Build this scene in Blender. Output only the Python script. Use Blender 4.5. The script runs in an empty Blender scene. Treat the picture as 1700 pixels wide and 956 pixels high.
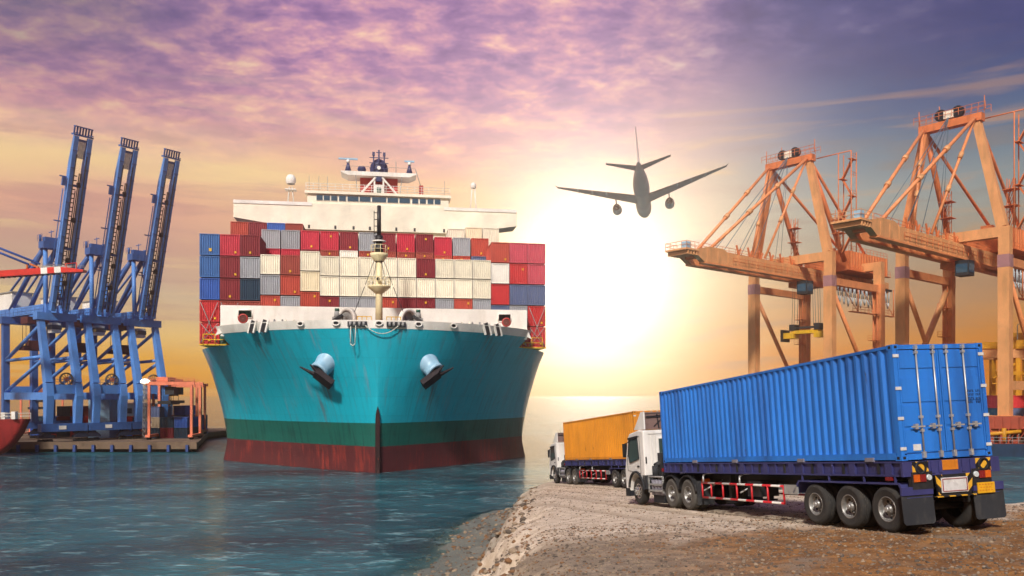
import bpy, math, random
import numpy as np
from mathutils import Vector, Matrix

random.seed(7)
R = math.radians
SC = bpy.context.scene
COL = SC.collection

# ------------------------------------------------------------------ camera
F_PX = 1363.0            # focal length in photograph pixels (1700 wide)
CAM_H = 9.5              # metres above the sea
cam_data = bpy.data.cameras.new('camera')
cam_data.sensor_fit = 'HORIZONTAL'
cam_data.sensor_width = 36.0
cam_data.lens = 36.0 * F_PX / 1700.0
cam_data.shift_y = 179.0 / 1700.0
cam_data.clip_start = 0.1
cam_data.clip_end = 60000
cam = bpy.data.objects.new('camera', cam_data)
COL.objects.link(cam)
cam.location = (0, 0, CAM_H)
cam.rotation_euler = (R(90), 0, 0)
SC.camera = cam
SC.view_settings.view_transform = 'Standard'
SC.view_settings.look = 'None'
SC.view_settings.gamma = 1.0
SC.view_settings.use_curve_mapping = False
SC.view_settings.exposure = 0.22
SC.cycles.max_bounces = 6
SC.cycles.diffuse_bounces = 3
SC.cycles.glossy_bounces = 3
SC.cycles.caustics_reflective = False
SC.cycles.caustics_refractive = False
SC.cycles.use_denoising = True

def P(x, y, Y):
    """photograph pixel + depth -> world point (measuring aid)"""
    return Vector(((x - 850.0) / F_PX * Y, Y, CAM_H + (657.0 - y) / F_PX * Y))

def srgb(h):
    h = h.lstrip('#')
    o = []
    for i in (0, 2, 4):
        c = int(h[i:i+2], 16) / 255.0
        o.append(c / 12.92 if c <= 0.04045 else ((c + 0.055) / 1.055) ** 2.4)
    return (o[0], o[1], o[2], 1.0)

# ------------------------------------------------------------------ world: sunset sky
W = bpy.data.worlds.new('World')
SC.world = W
W.use_nodes = True
nt = W.node_tree
nt.nodes.clear()

class NG:
    """tiny node-graph helper"""
    def __init__(self, tree): self.t = tree
    def n(self, typ, **kw):
        nd = self.t.nodes.new(typ)
        for k, v in kw.items(): setattr(nd, k, v)
        return nd
    def link(self, a, b): self.t.links.new(a, b)
    def put(self, sock, v):
        if hasattr(v, 'is_output') or isinstance(v, bpy.types.NodeSocket): self.link(v, sock)
        else: sock.default_value = v
    def math(self, op, a, b=0.0, c=None, clamp=False):
        m = self.n('ShaderNodeMath', operation=op, use_clamp=clamp)
        self.put(m.inputs[0], a); self.put(m.inputs[1], b)
        if c is not None: self.put(m.inputs[2], c)
        return m.outputs[0]
    def vmath(self, op, a, b=None, out=0):
        m = self.n('ShaderNodeVectorMath', operation=op)
        self.put(m.inputs[0], a)
        if b is not None: self.put(m.inputs[1], b)
        return m.outputs[out]
    def comb(self, x, y, z):
        m = self.n('ShaderNodeCombineXYZ')
        self.put(m.inputs[0], x); self.put(m.inputs[1], y); self.put(m.inputs[2], z)
        return m.outputs[0]
    def sep(self, v):
        m = self.n('ShaderNodeSeparateXYZ'); self.link(v, m.inputs[0])
        return m.outputs
    def smooth(self, v, a, b, to0=0.0, to1=1.0):
        m = self.n('ShaderNodeMapRange', interpolation_type='SMOOTHSTEP')
        self.put(m.inputs[0], v)
        for i, q in zip((1, 2, 3, 4), (a, b, to0, to1)): m.inputs[i].default_value = q
        return m.outputs[0]
    def lin(self, v, a, b, to0=0.0, to1=1.0):
        m = self.n('ShaderNodeMapRange'); m.clamp = True
        self.put(m.inputs[0], v)
        for i, q in zip((1, 2, 3, 4), (a, b, to0, to1)): m.inputs[i].default_value = q
        return m.outputs[0]
    def mix(self, f, a, b, mode='MIX'):
        m = self.n('ShaderNodeMix', data_type='RGBA', blend_type=mode)
        self.put(m.inputs[0], f); self.put(m.inputs[6], a); self.put(m.inputs[7], b)
        return m.outputs[2]
    def noise(self, vec, scale, detail=4.0, rough=0.55, dist=0.0, dims='3D'):
        m = self.n('ShaderNodeTexNoise', noise_dimensions=dims)
        if vec is not None: self.link(vec, m.inputs['Vector'])
        m.inputs['Scale'].default_value = scale
        m.inputs['Detail'].default_value = detail
        m.inputs['Roughness'].default_value = rough
        m.inputs['Distortion'].default_value = dist
        return m.outputs['Fac']
    def ramp(self, v, stops, interp='LINEAR'):
        m = self.n('ShaderNodeValToRGB')
        m.color_ramp.interpolation = interp
        el = m.color_ramp.elements
        while len(el) > 1: el.remove(el[-1])
        el[0].position = stops[0][0]; el[0].color = stops[0][1]
        for p, c in stops[1:]:
            e = el.new(p); e.color = c
        self.put(m.inputs[0], v)
        return m.outputs[0]

g = NG(nt)
tc = g.n('ShaderNodeTexCoord')
d = tc.outputs['Generated']
dx, dy, dz = g.sep(d)
hl = g.math('SQRT', g.math('ADD', g.math('MULTIPLY', dx, dx), g.math('ADD', g.math('MULTIPLY', dy, dy), 1e-5)))
side = g.math('DIVIDE', dx, hl)                       # -1 west ... +1 east
zc = g.math('MAXIMUM', dz, 0.0)
# slow wander of the bands
warp = g.noise(g.comb(g.math('MULTIPLY', dx, 2.2), g.math('MULTIPLY', dy, 2.2), g.math('MULTIPLY', dz, 5.0)), 1.3, 3.0)
zw = g.math('ADD', zc, g.math('MULTIPLY', g.math('SUBTRACT', warp, 0.5), 0.09))
zw = g.math('MAXIMUM', zw, 0.0)
zr = g.math('SQRT', zw)                              # more resolution near the horizon
def st(lst): return [(math.sqrt(math.sin(R(e))), srgb(c)) for e, c in lst]
left = g.ramp(zr, st([(0, '#d0a27c'), (1.5, '#e8a762'), (3.2, '#f3bc6c'), (5.0, '#efcd92'), (7.2, '#cdbba4'), (9.5, '#c8a49a'),
                      (12, '#e6b6a2'), (14.5, '#f8dcaa'), (16.5, '#f5cfae'), (18.5, '#e0aaa8'), (21, '#b98aa4'),
                      (24, '#7d7494'), (28, '#565c7c'), (45, '#55618a'), (90, '#3f4f7d')]))
mid = g.ramp(zr, st([(0, '#e6c48c'), (2, '#efca8c'), (6, '#f0cc8c'), (11, '#efc894'), (14.5, '#eabf9c'), (17, '#eebcae'),
                     (20, '#d09cb0'), (23, '#a77ea6'), (27, '#6f5c92'), (45, '#5d5f90'), (90, '#42507f')]))
right = g.ramp(zr, st([(0, '#d8925a'), (2, '#e08c4a'), (4.2, '#d2925a'), (6.5, '#b48f6f'), (9, '#a29682'), (11.5, '#8f9a98'),
                       (14.5, '#6c8594'), (17.5, '#4c6b90'), (20.5, '#435a88'), (23, '#4d4f84'), (27, '#403f78'),
                       (45, '#434a7b'), (90, '#3a4677')]))
c = g.mix(g.smooth(side, -0.42, -0.08), left, mid)
c = g.mix(g.smooth(side, 0.06, 0.40), c, right)
# high mottled cloud deck, laid out on a flat layer overhead
inv = g.math('DIVIDE', 1.0, g.math('ADD', zc, 0.16))
pv = g.comb(g.math('MULTIPLY', g.math('MULTIPLY', dx, inv), 1.0), g.math('MULTIPLY', g.math('MULTIPLY', dy, inv), 1.25), 0.0)
n1 = g.noise(pv, 7.5, 9.0, 0.62, 0.25)
n2 = g.noise(pv, 2.6, 5.0, 0.55, 0.3)
n3 = g.noise(g.vmath('ADD', pv, (3.7, 1.9, 0.4)), 14.0, 7.0, 0.6, 0.15)
deck = g.smooth(g.math('ADD', zc, g.math('MULTIPLY', g.math('SUBTRACT', n2, 0.5), 0.20)), 0.20, 0.34)
deckR = g.smooth(g.math('ADD', zc, g.math('MULTIPLY', g.math('SUBTRACT', n2, 0.5), 0.16)), 0.315, 0.41)
deck = g.mix(g.smooth(side, 0.10, 0.32), deck, deckR)
tone = g.math('ADD', g.math('MULTIPLY', n1, 0.58), g.math('MULTIPLY', n3, 0.42))
tone = g.math('ADD', tone, g.math('MULTIPLY', g.math('SUBTRACT', n2, 0.5), 0.22))
cw = g.ramp(tone, [(0.33, srgb('#64508a')), (0.44, srgb('#91719f')), (0.51, srgb('#bd90ab')), (0.57, srgb('#dfb0b2')), (0.63, srgb('#f3d0b8')), (0.71, srgb('#f8ecc6'))])
ce = g.ramp(tone, [(0.33, srgb('#2c3766')), (0.46, srgb('#434d80')), (0.56, srgb('#616293')), (0.66, srgb('#948eb0')), (0.74, srgb('#c0b2be'))])
cd_ = g.mix(g.smooth(side, 0.06, 0.36), cw, ce)
c = g.mix(g.math('MULTIPLY', deck, g.smooth(zc, 0.24, 0.38, 0.45, 0.9)), c, cd_)
# grey-blue veil in the upper west corner
veil = g.math('MULTIPLY', g.smooth(side, -0.22, -0.50), g.smooth(zc, 0.26, 0.40))
c = g.mix(g.math('MULTIPLY', veil, g.lin(n2, 0.35, 0.65, 0.55, 0.95)), c, srgb('#525a70'))
veilr = g.math('MULTIPLY', g.smooth(side, 0.20, 0.46), g.smooth(zc, 0.20, 0.36))
c = g.mix(g.math('MULTIPLY', veilr, g.lin(n2, 0.35, 0.65, 0.45, 0.85)), c, srgb('#2f3a68'))
# long low streaks
sv = g.comb(g.math('MULTIPLY', dx, 3.2), g.math('MULTIPLY', dy, 3.2), g.math('MULTIPLY', zc, 34.0))
s1 = g.noise(sv, 1.0, 6.0, 0.58, 0.5)
low = g.smooth(zc, 0.40, 0.22)
c = g.mix(g.math('MULTIPLY', g.math('MULTIPLY', g.smooth(s1, 0.52, 0.68), low), 0.55), c, g.mix(g.smooth(side, 0.1, 0.4), srgb('#f8e0ac'), srgb('#dca268')))
c = g.mix(g.math('MULTIPLY', g.math('MULTIPLY', g.smooth(s1, 0.48, 0.33), low), 0.50), c, g.mix(g.smooth(side, 0.1, 0.4), srgb('#b08a8c'), srgb('#7f6d63')))
# the low sun behind thin cloud
SUNDIR = Vector(((985 - 850) / F_PX, 1.0, (657 - 465) / F_PX)).normalized()
cs = g.math('MAXIMUM', g.vmath('DOT_PRODUCT', d, tuple(SUNDIR), out=1), 0.0)
def glow(power, col, k):
    f = g.math('MULTIPLY', g.math('POWER', cs, power), k)
    return g.vmath('MULTIPLY', g.comb(f, f, f), col[:3])
c = g.vmath('ADD', c, glow(1500, (1.0, 0.97, 0.92), 8.0))
c = g.vmath('ADD', c, glow(230, (1.0, 0.96, 0.90), 1.7))
c = g.vmath('ADD', c, glow(70, (1.0, 0.92, 0.76), 0.50))
c = g.vmath('ADD', c, glow(16, (1.0, 0.80, 0.56), 0.22))
# thin physical daylight on top
sky = g.n('ShaderNodeTexSky', sky_type='NISHITA')
sky.sun_disc = False
sky.sun_elevation = R(38); sky.sun_rotation = R(205)
sky.altitude = 0; sky.dust_density = 2.0
hs = g.n('ShaderNodeHueSaturation'); hs.inputs['Saturation'].default_value = 1.16; hs.inputs['Value'].default_value = 0.98; g.link(c, hs.inputs['Color']); c = hs.outputs[0]
bg1 = g.n('ShaderNodeBackground'); g.link(c, bg1.inputs[0]); bg1.inputs[1].default_value = 1.0
bg2 = g.n('ShaderNodeBackground'); g.link(sky.outputs[0], bg2.inputs[0]); bg2.inputs[1].default_value = 0.0
ad = g.n('ShaderNodeAddShader'); g.link(bg1.outputs[0], ad.inputs[0]); g.link(bg2.outputs[0], ad.inputs[1])
wo = g.n('ShaderNodeOutputWorld'); g.link(ad.outputs[0], wo.inputs[0])

# ------------------------------------------------------------------ sun
sun_data = bpy.data.lights.new('sun', 'SUN')
sun_data.energy = 3.9
sun_data.angle = R(6)
sun_data.color = (1.0, 0.95, 0.87)
sun = bpy.data.objects.new('sun', sun_data)
COL.objects.link(sun)
SUN_AZ, SUN_EL = R(195), R(41)     # light comes from behind the camera, a little to the left
sv_ = Vector((math.sin(SUN_AZ) * math.cos(SUN_EL), math.cos(SUN_AZ) * math.cos(SUN_EL), math.sin(SUN_EL)))
sun.rotation_euler = sv_.to_track_quat('Z', 'Y').to_euler()
sun.location = (-30, -40, 80)

# ------------------------------------------------------------------ materials
def _mat(name):
    m = bpy.data.materials.new(name); m.use_nodes = True
    t = m.node_tree; t.nodes.clear()
    gg = NG(t)
    b = gg.n('ShaderNodeBsdfPrincipled'); o = gg.n('ShaderNodeOutputMaterial')
    gg.link(b.outputs[0], o.inputs[0])
    return m, gg, b

def paint(name, col, rough=0.5, dirt=0.35, scale=0.6, streak=4.0, rust=0.0, rustcol='#5a3320', metal=0.0, bump=0.0, dirtcol=None, spread=0.0, fine=1.0):
    """painted surface with grime in streaks, chips of rust and slight unevenness"""
    m, gg, b = _mat(name)
    base = srgb(col) if isinstance(col, str) else col
    tcn = gg.n('ShaderNodeTexCoord')
    v = tcn.outputs['Object']
    sx, sy, sz = gg.sep(v)
    st_ = gg.comb(sx, sy, gg.math('DIVIDE', sz, streak))
    n = gg.noise(st_, scale * 3.0, 7.0, 0.62, 0.2)
    nb = gg.noise(v, scale, 4.0, 0.6)
    dc = srgb(dirtcol) if dirtcol else (base[0] * 0.42, base[1] * 0.40, base[2] * 0.40, 1)
    if spread > 0:
        oi = gg.n('ShaderNodeObjectInfo')
        hv = gg.n('ShaderNodeHueSaturation')
        hv.inputs['Color'].default_value = base
        gg.link(gg.lin(oi.outputs['Random'], 0, 1, 1 - spread, 1 + spread), hv.inputs['Value'])
        gg.link(gg.lin(oi.outputs['Random'], 0, 1, 1.0, 1 - spread * 0.5), hv.inputs['Saturation'])
        base = hv.outputs[0]
    c1 = gg.mix(gg.math('MULTIPLY', gg.smooth(n, 0.46, 0.72), dirt), base, dc)
    lt = gg.n('ShaderNodeHueSaturation'); gg.put(lt.inputs['Color'], c1); gg.link(gg.lin(nb, 0.3, 0.7, 0.86, 1.14), lt.inputs['Value'])
    c1 = lt.outputs[0]
    if rust > 0:
        r = gg.noise(st_, scale * 8.0 * fine, 8.0, 0.7, 0.3)
        c1 = gg.mix(gg.smooth(r, 0.78 - rust * 0.3, 0.84 - rust * 0.3), c1, srgb(rustcol))
    gg.put(b.inputs['Base Color'], c1)
    gg.link(gg.lin(n, 0.3, 0.7, rough - 0.06, min(rough + 0.14, 1)), b.inputs['Roughness'])
    b.inputs['Metallic'].default_value = metal
    if bump > 0:
        bp = gg.n('ShaderNodeBump'); bp.inputs['Strength'].default_value = bump; bp.inputs['Distance'].default_value = 0.05
        gg.link(nb, bp.inputs['Height']); gg.link(bp.outputs[0], b.inputs['Normal'])
    return m

def glass(name, col='#1c2a33', rough=0.06):
    m, gg, b = _mat(name)
    tcn = gg.n('ShaderNodeTexCoord')
    n = gg.noise(tcn.outputs['Object'], 1.2, 3.0)
    k = srgb(col)
    gg.put(b.inputs['Base Color'], gg.mix(n, k, (k[0] * 1.8, k[1] * 1.8, k[2] * 1.8, 1)))
    b.inputs['Roughness'].default_value = rough
    b.inputs['Specular IOR Level'].default_value = 0.8
    return m

def stripes(name, a, bcol, width, diag=(1, 0, 1), rough=0.5):
    """diagonal warning stripes"""
    m, gg, b = _mat(name)
    tcn = gg.n('ShaderNodeTexCoord')
    dd = gg.vmath('DOT_PRODUCT', tcn.outputs['Object'], diag, out=1)
    w = gg.math('PINGPONG', dd, width)
    f = gg.math('GREATER_THAN', w, width * 0.5)
    n = gg.noise(tcn.outputs['Object'], 9.0, 5.0, 0.65)
    cc = gg.mix(f, srgb(a), srgb(bcol))
    cc = gg.mix(gg.math('MULTIPLY', gg.smooth(n, 0.5, 0.75), 0.45), cc, srgb('#3a352e'))
    gg.put(b.inputs['Base Color'], cc); b.inputs['Roughness'].default_value = rough
    return m

M = {}

# bundles of pieces too fine to pick apart one by one
FINE = {'walkway_rail', 'apex_rail', 'apex_gear', 'rope', 'ladder', 'leg_ladder', 'stair_tower', 'ladder_tower', 'house_gallery', 'service_gallery', 'festoon_cable',
        'festoon_rail', 'platform_rail', 'roof_rail', 'base_rail', 'rail', 'side_rail_fine', 'antenna', 'signal_mast', 'portal_rail', 'girder_rail', 'tip_screen', 'stay',
        'deck_gear', 'support_frame', 'lattice', 'door_print', 'plate_print', 'filter_cell', 'cladding_rib', 'trolley_stop', 'jib_walkway', 'roller', 'air_hose', 'casting_hole', 'spoke'}
# ------------------------------------------------------------------ mesh builder
class MB:
    def __init__(self): self.v = []; self.f = []; self.m = []; self.s = []
    def add(self, vs, fs, mi=0, sm=False):
        o = len(self.v)
        self.v.extend([tuple(q) for q in vs])
        for f in fs:
            self.f.append(tuple(i + o for i in f)); self.m.append(mi); self.s.append(sm)
        return self
    def box(self, c, s, mi=0, rz=0.0):
        cx, cy, cz = c; hx, hy, hz = s[0] / 2, s[1] / 2, s[2] / 2
        ca, sa = math.cos(rz), math.sin(rz)
        vs = []
        for k in (-1, 1):
            for j in (-1, 1):
                for i in (-1, 1):
                    x, y = i * hx, j * hy
                    vs.append((cx + x * ca - y * sa, cy + x * sa + y * ca, cz + k * hz))
        return self.add(vs, [(0, 2, 3, 1), (4, 5, 7, 6), (0, 1, 5, 4), (2, 6, 7, 3), (0, 4, 6, 2), (1, 3, 7, 5)], mi)
    def bx(self, x0, x1, y0, y1, z0, z1, mi=0):
        return self.box(((x0 + x1) / 2, (y0 + y1) / 2, (z0 + z1) / 2), (abs(x1 - x0), abs(y1 - y0), abs(z1 - z0)), mi)
    def beam(self, a, b, w, h, up=(0, 0, 1), mi=0, w2=None, h2=None):
        a = Vector(a); b = Vector(b); dd = (b - a).normalized()
        sd = dd.cross(Vector(up))
        if sd.length < 1e-4: sd = dd.cross(Vector((1, 0, 0)))
        sd.normalize(); u = sd.cross(dd).normalized()
        w2 = w if w2 is None else w2; h2 = h if h2 is None else h2
        vs = []
        for p, ww, hh in ((a, w, h), (b, w2, h2)):
            for j in (-1, 1):
                for i in (-1, 1):
                    vs.append(p + sd * (i * ww / 2) + u * (j * hh / 2))
        return self.add(vs, [(0, 1, 3, 2), (4, 6, 7, 5), (0, 4, 5, 1), (2, 3, 7, 6), (0, 2, 6, 4), (1, 5, 7, 3)], mi)
    def tube(self, a, b, r, r2=None, n=8, mi=0, cap=True, sm=True):
        a = Vector(a); b = Vector(b); dd = (b - a).normalized()
        sd = dd.cross(Vector((0, 0, 1)))
        if sd.length < 1e-4: sd = Vector((1, 0, 0))
        sd.normalize(); u = sd.cross(dd).normalized()
        r2 = r if r2 is None else r2
        vs = []
        for p, rr in ((a, r), (b, r2)):
            for i in range(n):
                t = 2 * math.pi * i / n
                vs.append(p + sd * (rr * math.cos(t)) + u * (rr * math.sin(t)))
        self.add(vs, [(i, (i + 1) % n, n + (i + 1) % n, n + i) for i in range(n)], mi, sm)
        if cap:
            o = len(self.v) - 2 * n
            self.f.append(tuple(o + i for i in reversed(range(n)))); self.m.append(mi); self.s.append(False)
            self.f.append(tuple(o + n + i for i in range(n))); self.m.append(mi); self.s.append(False)
        return self
    def path(self, pts, r, n=6, mi=0):
        for a, b in zip(pts[:-1], pts[1:]): self.tube(a, b, r, n=n, mi=mi)
        return self
    def lathe(self, prof, o=(0, 0, 0), axis=(0, 0, 1), n=16, mi=0, sm=True, a0=0.0, a1=2 * math.pi):
        """prof: (radius, along)"""
        o = Vector(o); ax = Vector(axis).normalized()
        e = ax.cross(Vector((0, 0, 1)))
        if e.length < 1e-4: e = Vector((1, 0, 0))
        e.normalize(); e2 = ax.cross(e).normalized()
        full = abs(a1 - a0 - 2 * math.pi) < 1e-6
        cnt = n if full else n + 1
        vs = []
        for r, h in prof:
            for i in range(cnt):
                t = a0 + (a1 - a0) * i / n
                vs.append(o + ax * h + e * (r * math.cos(t)) + e2 * (r * math.sin(t)))
        fs = []
        for k in range(len(prof) - 1):
            for i in range(n):
                j = (i + 1) % cnt
                fs.append((k * cnt + i, k * cnt + j, (k + 1) * cnt + j, (k + 1) * cnt + i))
        return self.add(vs, fs, mi, sm)
    def prism(self, pts, dvec, mi=0):
        """closed polygon in 3-D extruded by dvec"""
        n = len(pts); dv = Vector(dvec)
        vs = [Vector(p) for p in pts] + [Vector(p) + dv for p in pts]
        fs = [tuple(reversed(range(n))), tuple(range(n, 2 * n))]
        fs += [(i, (i + 1) % n, n + (i + 1) % n, n + i) for i in range(n)]
        return self.add(vs, fs, mi)
    def grid(self, rows, mi=0, sm=True, flip=False):
        h, w = len(rows), len(rows[0])
        vs = [p for r in rows for p in r]
        fs = []
        for j in range(h - 1):
            for i in range(w - 1):
                q = (j * w + i, j * w + i + 1, (j + 1) * w + i + 1, (j + 1) * w + i)
                fs.append(tuple(reversed(q)) if flip else q)
        return self.add(vs, fs, mi, sm)
    def mesh(self, name, mats, fixn=True):
        me = bpy.data.meshes.new(name)
        me.from_pydata(self.v, [], self.f)
        for k in (mats if isinstance(mats, (list, tuple)) else [mats]): me.materials.append(k)
        me.polygons.foreach_set('material_index', self.m)
        me.polygons.foreach_set('use_smooth', self.s)
        if fixn:
            import bmesh
            bm = bmesh.new(); bm.from_mesh(me)
            bmesh.ops.recalc_face_normals(bm, faces=bm.faces)
            bm.to_mesh(me); bm.free()
        me.update()
        return me
    def split(self, name, mats, parent=None):
        """every connected piece becomes an object of its own"""
        par = list(range(len(self.v)))
        def find(a):
            while par[a] != a:
                par[a] = par[par[a]]; a = par[a]
            return a
        for f in self.f:
            r0 = find(f[0])
            for q in f[1:]: par[find(q)] = r0
        groups = {}
        for k, f in enumerate(self.f): groups.setdefault(find(f[0]), []).append(k)
        out = []
        for ks in groups.values():
            ids = sorted({q for k in ks for q in self.f[k]}); mp = {q: i for i, q in enumerate(ids)}
            m = MB(); m.v = [self.v[q] for q in ids]; m.f = [tuple(mp[q] for q in self.f[k]) for k in ks]
            m.m = [self.m[k] for k in ks]; m.s = [self.s[k] for k in ks]
            out.append(m.build(name, mats, parent))
        return out
    def build(self, name, mats, parent=None, fixn=True):
        o = bpy.data.objects.new(name, self.mesh(name, mats, fixn))
        COL.objects.link(o)
        if parent is not None:
            o.parent = parent
            if name in FINE: o['kind'] = 'stuff'
        return o

def tag(o, label=None, cat=None, group=None, kind=None):
    if label: o['label'] = label
    if cat: o['category'] = cat
    if group: o['group'] = group
    if kind: o['kind'] = kind
    return o

def thing(name, label, cat, matrix=None, group=None):
    o = bpy.data.objects.new(name, None)
    o.empty_display_size = 0.3
    COL.objects.link(o)
    if matrix is not None: o.matrix_world = matrix
    return tag(o, label, cat, group)

KIDS = {}
def children_of(o):
    return [c_ for c_ in bpy.data.objects if c_.parent == o]

def copy_tree(o, parent=None):
    c_ = o.copy()
    COL.objects.link(c_)
    c_.parent = parent
    if parent is not None: c_.matrix_parent_inverse = o.matrix_parent_inverse.copy()
    for k in children_of(o): copy_tree(k, c_)
    return c_

def ordn(n):
    return ['first', 'second', 'third', 'fourth', 'fifth', 'sixth', 'seventh', 'eighth', 'ninth', 'tenth', 'eleventh', 'twelfth',
            'thirteenth', 'fourteenth', 'fifteenth', 'sixteenth', 'seventeenth', 'eighteenth', 'nineteenth', 'twentieth'][n - 1]

# ================================================================== SETTING
# ------------------------------------------------------------------ sea
def water_mat():
    m, gg, b = _mat('sea_water')
    tcn = gg.n('ShaderNodeTexCoord')
    v = tcn.outputs['Object']
    sx, sy, sz = gg.sep(v)
    va = gg.comb(gg.math('MULTIPLY', sx, 0.6), sy, 0.0)
    big = gg.noise(va, 0.10, 3.0, 0.5, 0.6)
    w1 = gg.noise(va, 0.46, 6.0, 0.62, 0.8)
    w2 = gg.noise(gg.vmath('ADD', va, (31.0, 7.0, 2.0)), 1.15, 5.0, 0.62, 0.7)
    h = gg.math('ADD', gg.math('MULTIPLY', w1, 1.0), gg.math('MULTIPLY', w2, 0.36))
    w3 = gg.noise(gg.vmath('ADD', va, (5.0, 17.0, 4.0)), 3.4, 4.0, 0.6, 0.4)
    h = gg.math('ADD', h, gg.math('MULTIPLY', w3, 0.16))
    h = gg.math('ADD', h, gg.math('MULTIPLY', big, 0.8))
    bp = gg.n('ShaderNodeBump'); bp.inputs['Strength'].default_value = 0.8; bp.inputs['Distance'].default_value = 0.62
    gg.link(h, bp.inputs['Height']); gg.link(bp.outputs[0], b.inputs['Normal'])
    # suspended silt: clearer and darker offshore patches, milky teal in others
    silt = gg.noise(va, 0.045, 4.0, 0.55, 0.5)
    cc = gg.mix(gg.smooth(silt, 0.35, 0.68), srgb('#0c3a46'), srgb('#23717d'))
    cc = gg.mix(gg.math('MULTIPLY', gg.smooth(gg.math('ADD', gg.math('ADD', gg.math('MULTIPLY', w1, 0.42), gg.math('MULTIPLY', w2, 0.36)), gg.math('MULTIPLY', w3, 0.22)), 0.52, 0.63), 0.62), cc, srgb('#a3cfd4'))  # pale highlights on the ripples, painted into the water colour
    gg.put(b.inputs['Base Color'], cc)
    b.inputs['Roughness'].default_value = 0.07
    b.inputs['IOR'].default_value = 1.33
    b.inputs['Specular IOR Level'].default_value = 0.75
    at = gg.n('ShaderNodeAttribute'); at.attribute_name = 'clear'
    tr = gg.n('ShaderNodeBsdfTransparent'); tr.inputs[0].default_value = (0.80, 0.95, 0.95, 1)
    ms = gg.n('ShaderNodeMixShader'); gg.link(gg.math('MULTIPLY', at.outputs['Fac'], 0.92), ms.inputs[0])
    gg.link(b.outputs[0], ms.inputs[1]); gg.link(tr.outputs[0], ms.inputs[2])
    gg.link(ms.outputs[0], next(n_ for n_ in gg.t.nodes if n_.type == 'OUTPUT_MATERIAL').inputs[0])
    return m
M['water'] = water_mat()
HX, HY0, HY1 = 520.0, -60.0, 560.0            # the harbour basin; open sea goes on beyond it
S = 26000; e = 0.02
mb = MB(); mb.add([(-S, -S, 0), (S, -S, 0), (S, S, 0), (-S, S, 0), (-HX - e, HY0 - e, 0), (HX + e, HY0 - e, 0), (HX + e, HY1 + e, 0), (-HX - e, HY1 + e, 0)],
                  [(0, 1, 5, 4), (1, 2, 6, 5), (2, 3, 7, 6), (3, 0, 4, 7)])
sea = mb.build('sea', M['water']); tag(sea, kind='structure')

# ------------------------------------------------------------------ the gravel hard the lorries stand on
FWD = Vector(((493 - 850) / F_PX, 1.0, -(773 - 657) / F_PX)).normalized()
R0 = Vector((1.0, -FWD.x / FWD.y, 0.0)).normalized()
R0 = (R0 - FWD * R0.dot(FWD)).normalized()
ROLL = R(1.8)
RGT = (R0 * math.cos(ROLL) + R0.cross(FWD) * math.sin(ROLL)).normalized()
UPV = RGT.cross(FWD).normalized()
FLOOR_H = 1.62
REAR_LEFT = P(1497, 766, 18.1)              # lower rear left corner of the blue box
G0 = REAR_LEFT - UPV * FLOOR_H
def gplane(x, y):
    return G0.z - (UPV.x * (x - G0.x) + UPV.y * (y - G0.y)) / UPV.z

SHORE = [(-1.4, -14), (-0.5, 4), (0.0, 11), (0.15, 15), (0.3, 18.5), (0.5, 22.5), (0.7, 27), (0.95, 33), (1.2, 41), (1.5, 50), (1.8, 59),
         (2.8, 64.5), (7, 66.5), (12, 63), (13.0, 52), (12.6, 42), (12.0, 33.5), (12.8, 28.8), (15.2, 25.6), (21, 23.4), (34, 21.5), (60, 20), (60, -14)]
def shore_sd(X, Y):
    """signed distance to the shore polygon, positive inside"""
    pts = np.array(SHORE); n = len(pts)
    dmin = np.full(X.shape, 1e9); ins = np.zeros(X.shape, bool)
    for i in range(n):
        x0, y0 = pts[i]; x1, y1 = pts[(i + 1) % n]
        ex, ey = x1 - x0, y1 - y0
        t = np.clip(((X - x0) * ex + (Y - y0) * ey) / (ex * ex + ey * ey), 0, 1)
        dmin = np.minimum(dmin, np.hypot(X - x0 - t * ex, Y - y0 - t * ey))
        cr = ((y0 > Y) != (y1 > Y)) & (X < (x1 - x0) * (Y - y0) / (y1 - y0 + 1e-12) + x0)
        ins ^= cr
    return np.where(ins, dmin, -dmin)

rng = np.random.default_rng(5)
def vnoise(X, Y, seed):
    """smooth value noise"""
    r = np.random.default_rng(seed).random((97, 97))
    xi = np.floor(X).astype(int); yi = np.floor(Y).astype(int)
    fx = X - xi; fy = Y - yi
    fx = fx * fx * (3 - 2 * fx); fy = fy * fy * (3 - 2 * fy)
    a = r[xi % 97, yi % 97]; b_ = r[(xi + 1) % 97, yi % 97]; c_ = r[xi % 97, (yi + 1) % 97]; d_ = r[(xi + 1) % 97, (yi + 1) % 97]
    return (a * (1 - fx) + b_ * fx) * (1 - fy) + (c_ * (1 - fx) + d_ * fx) * fy

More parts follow.
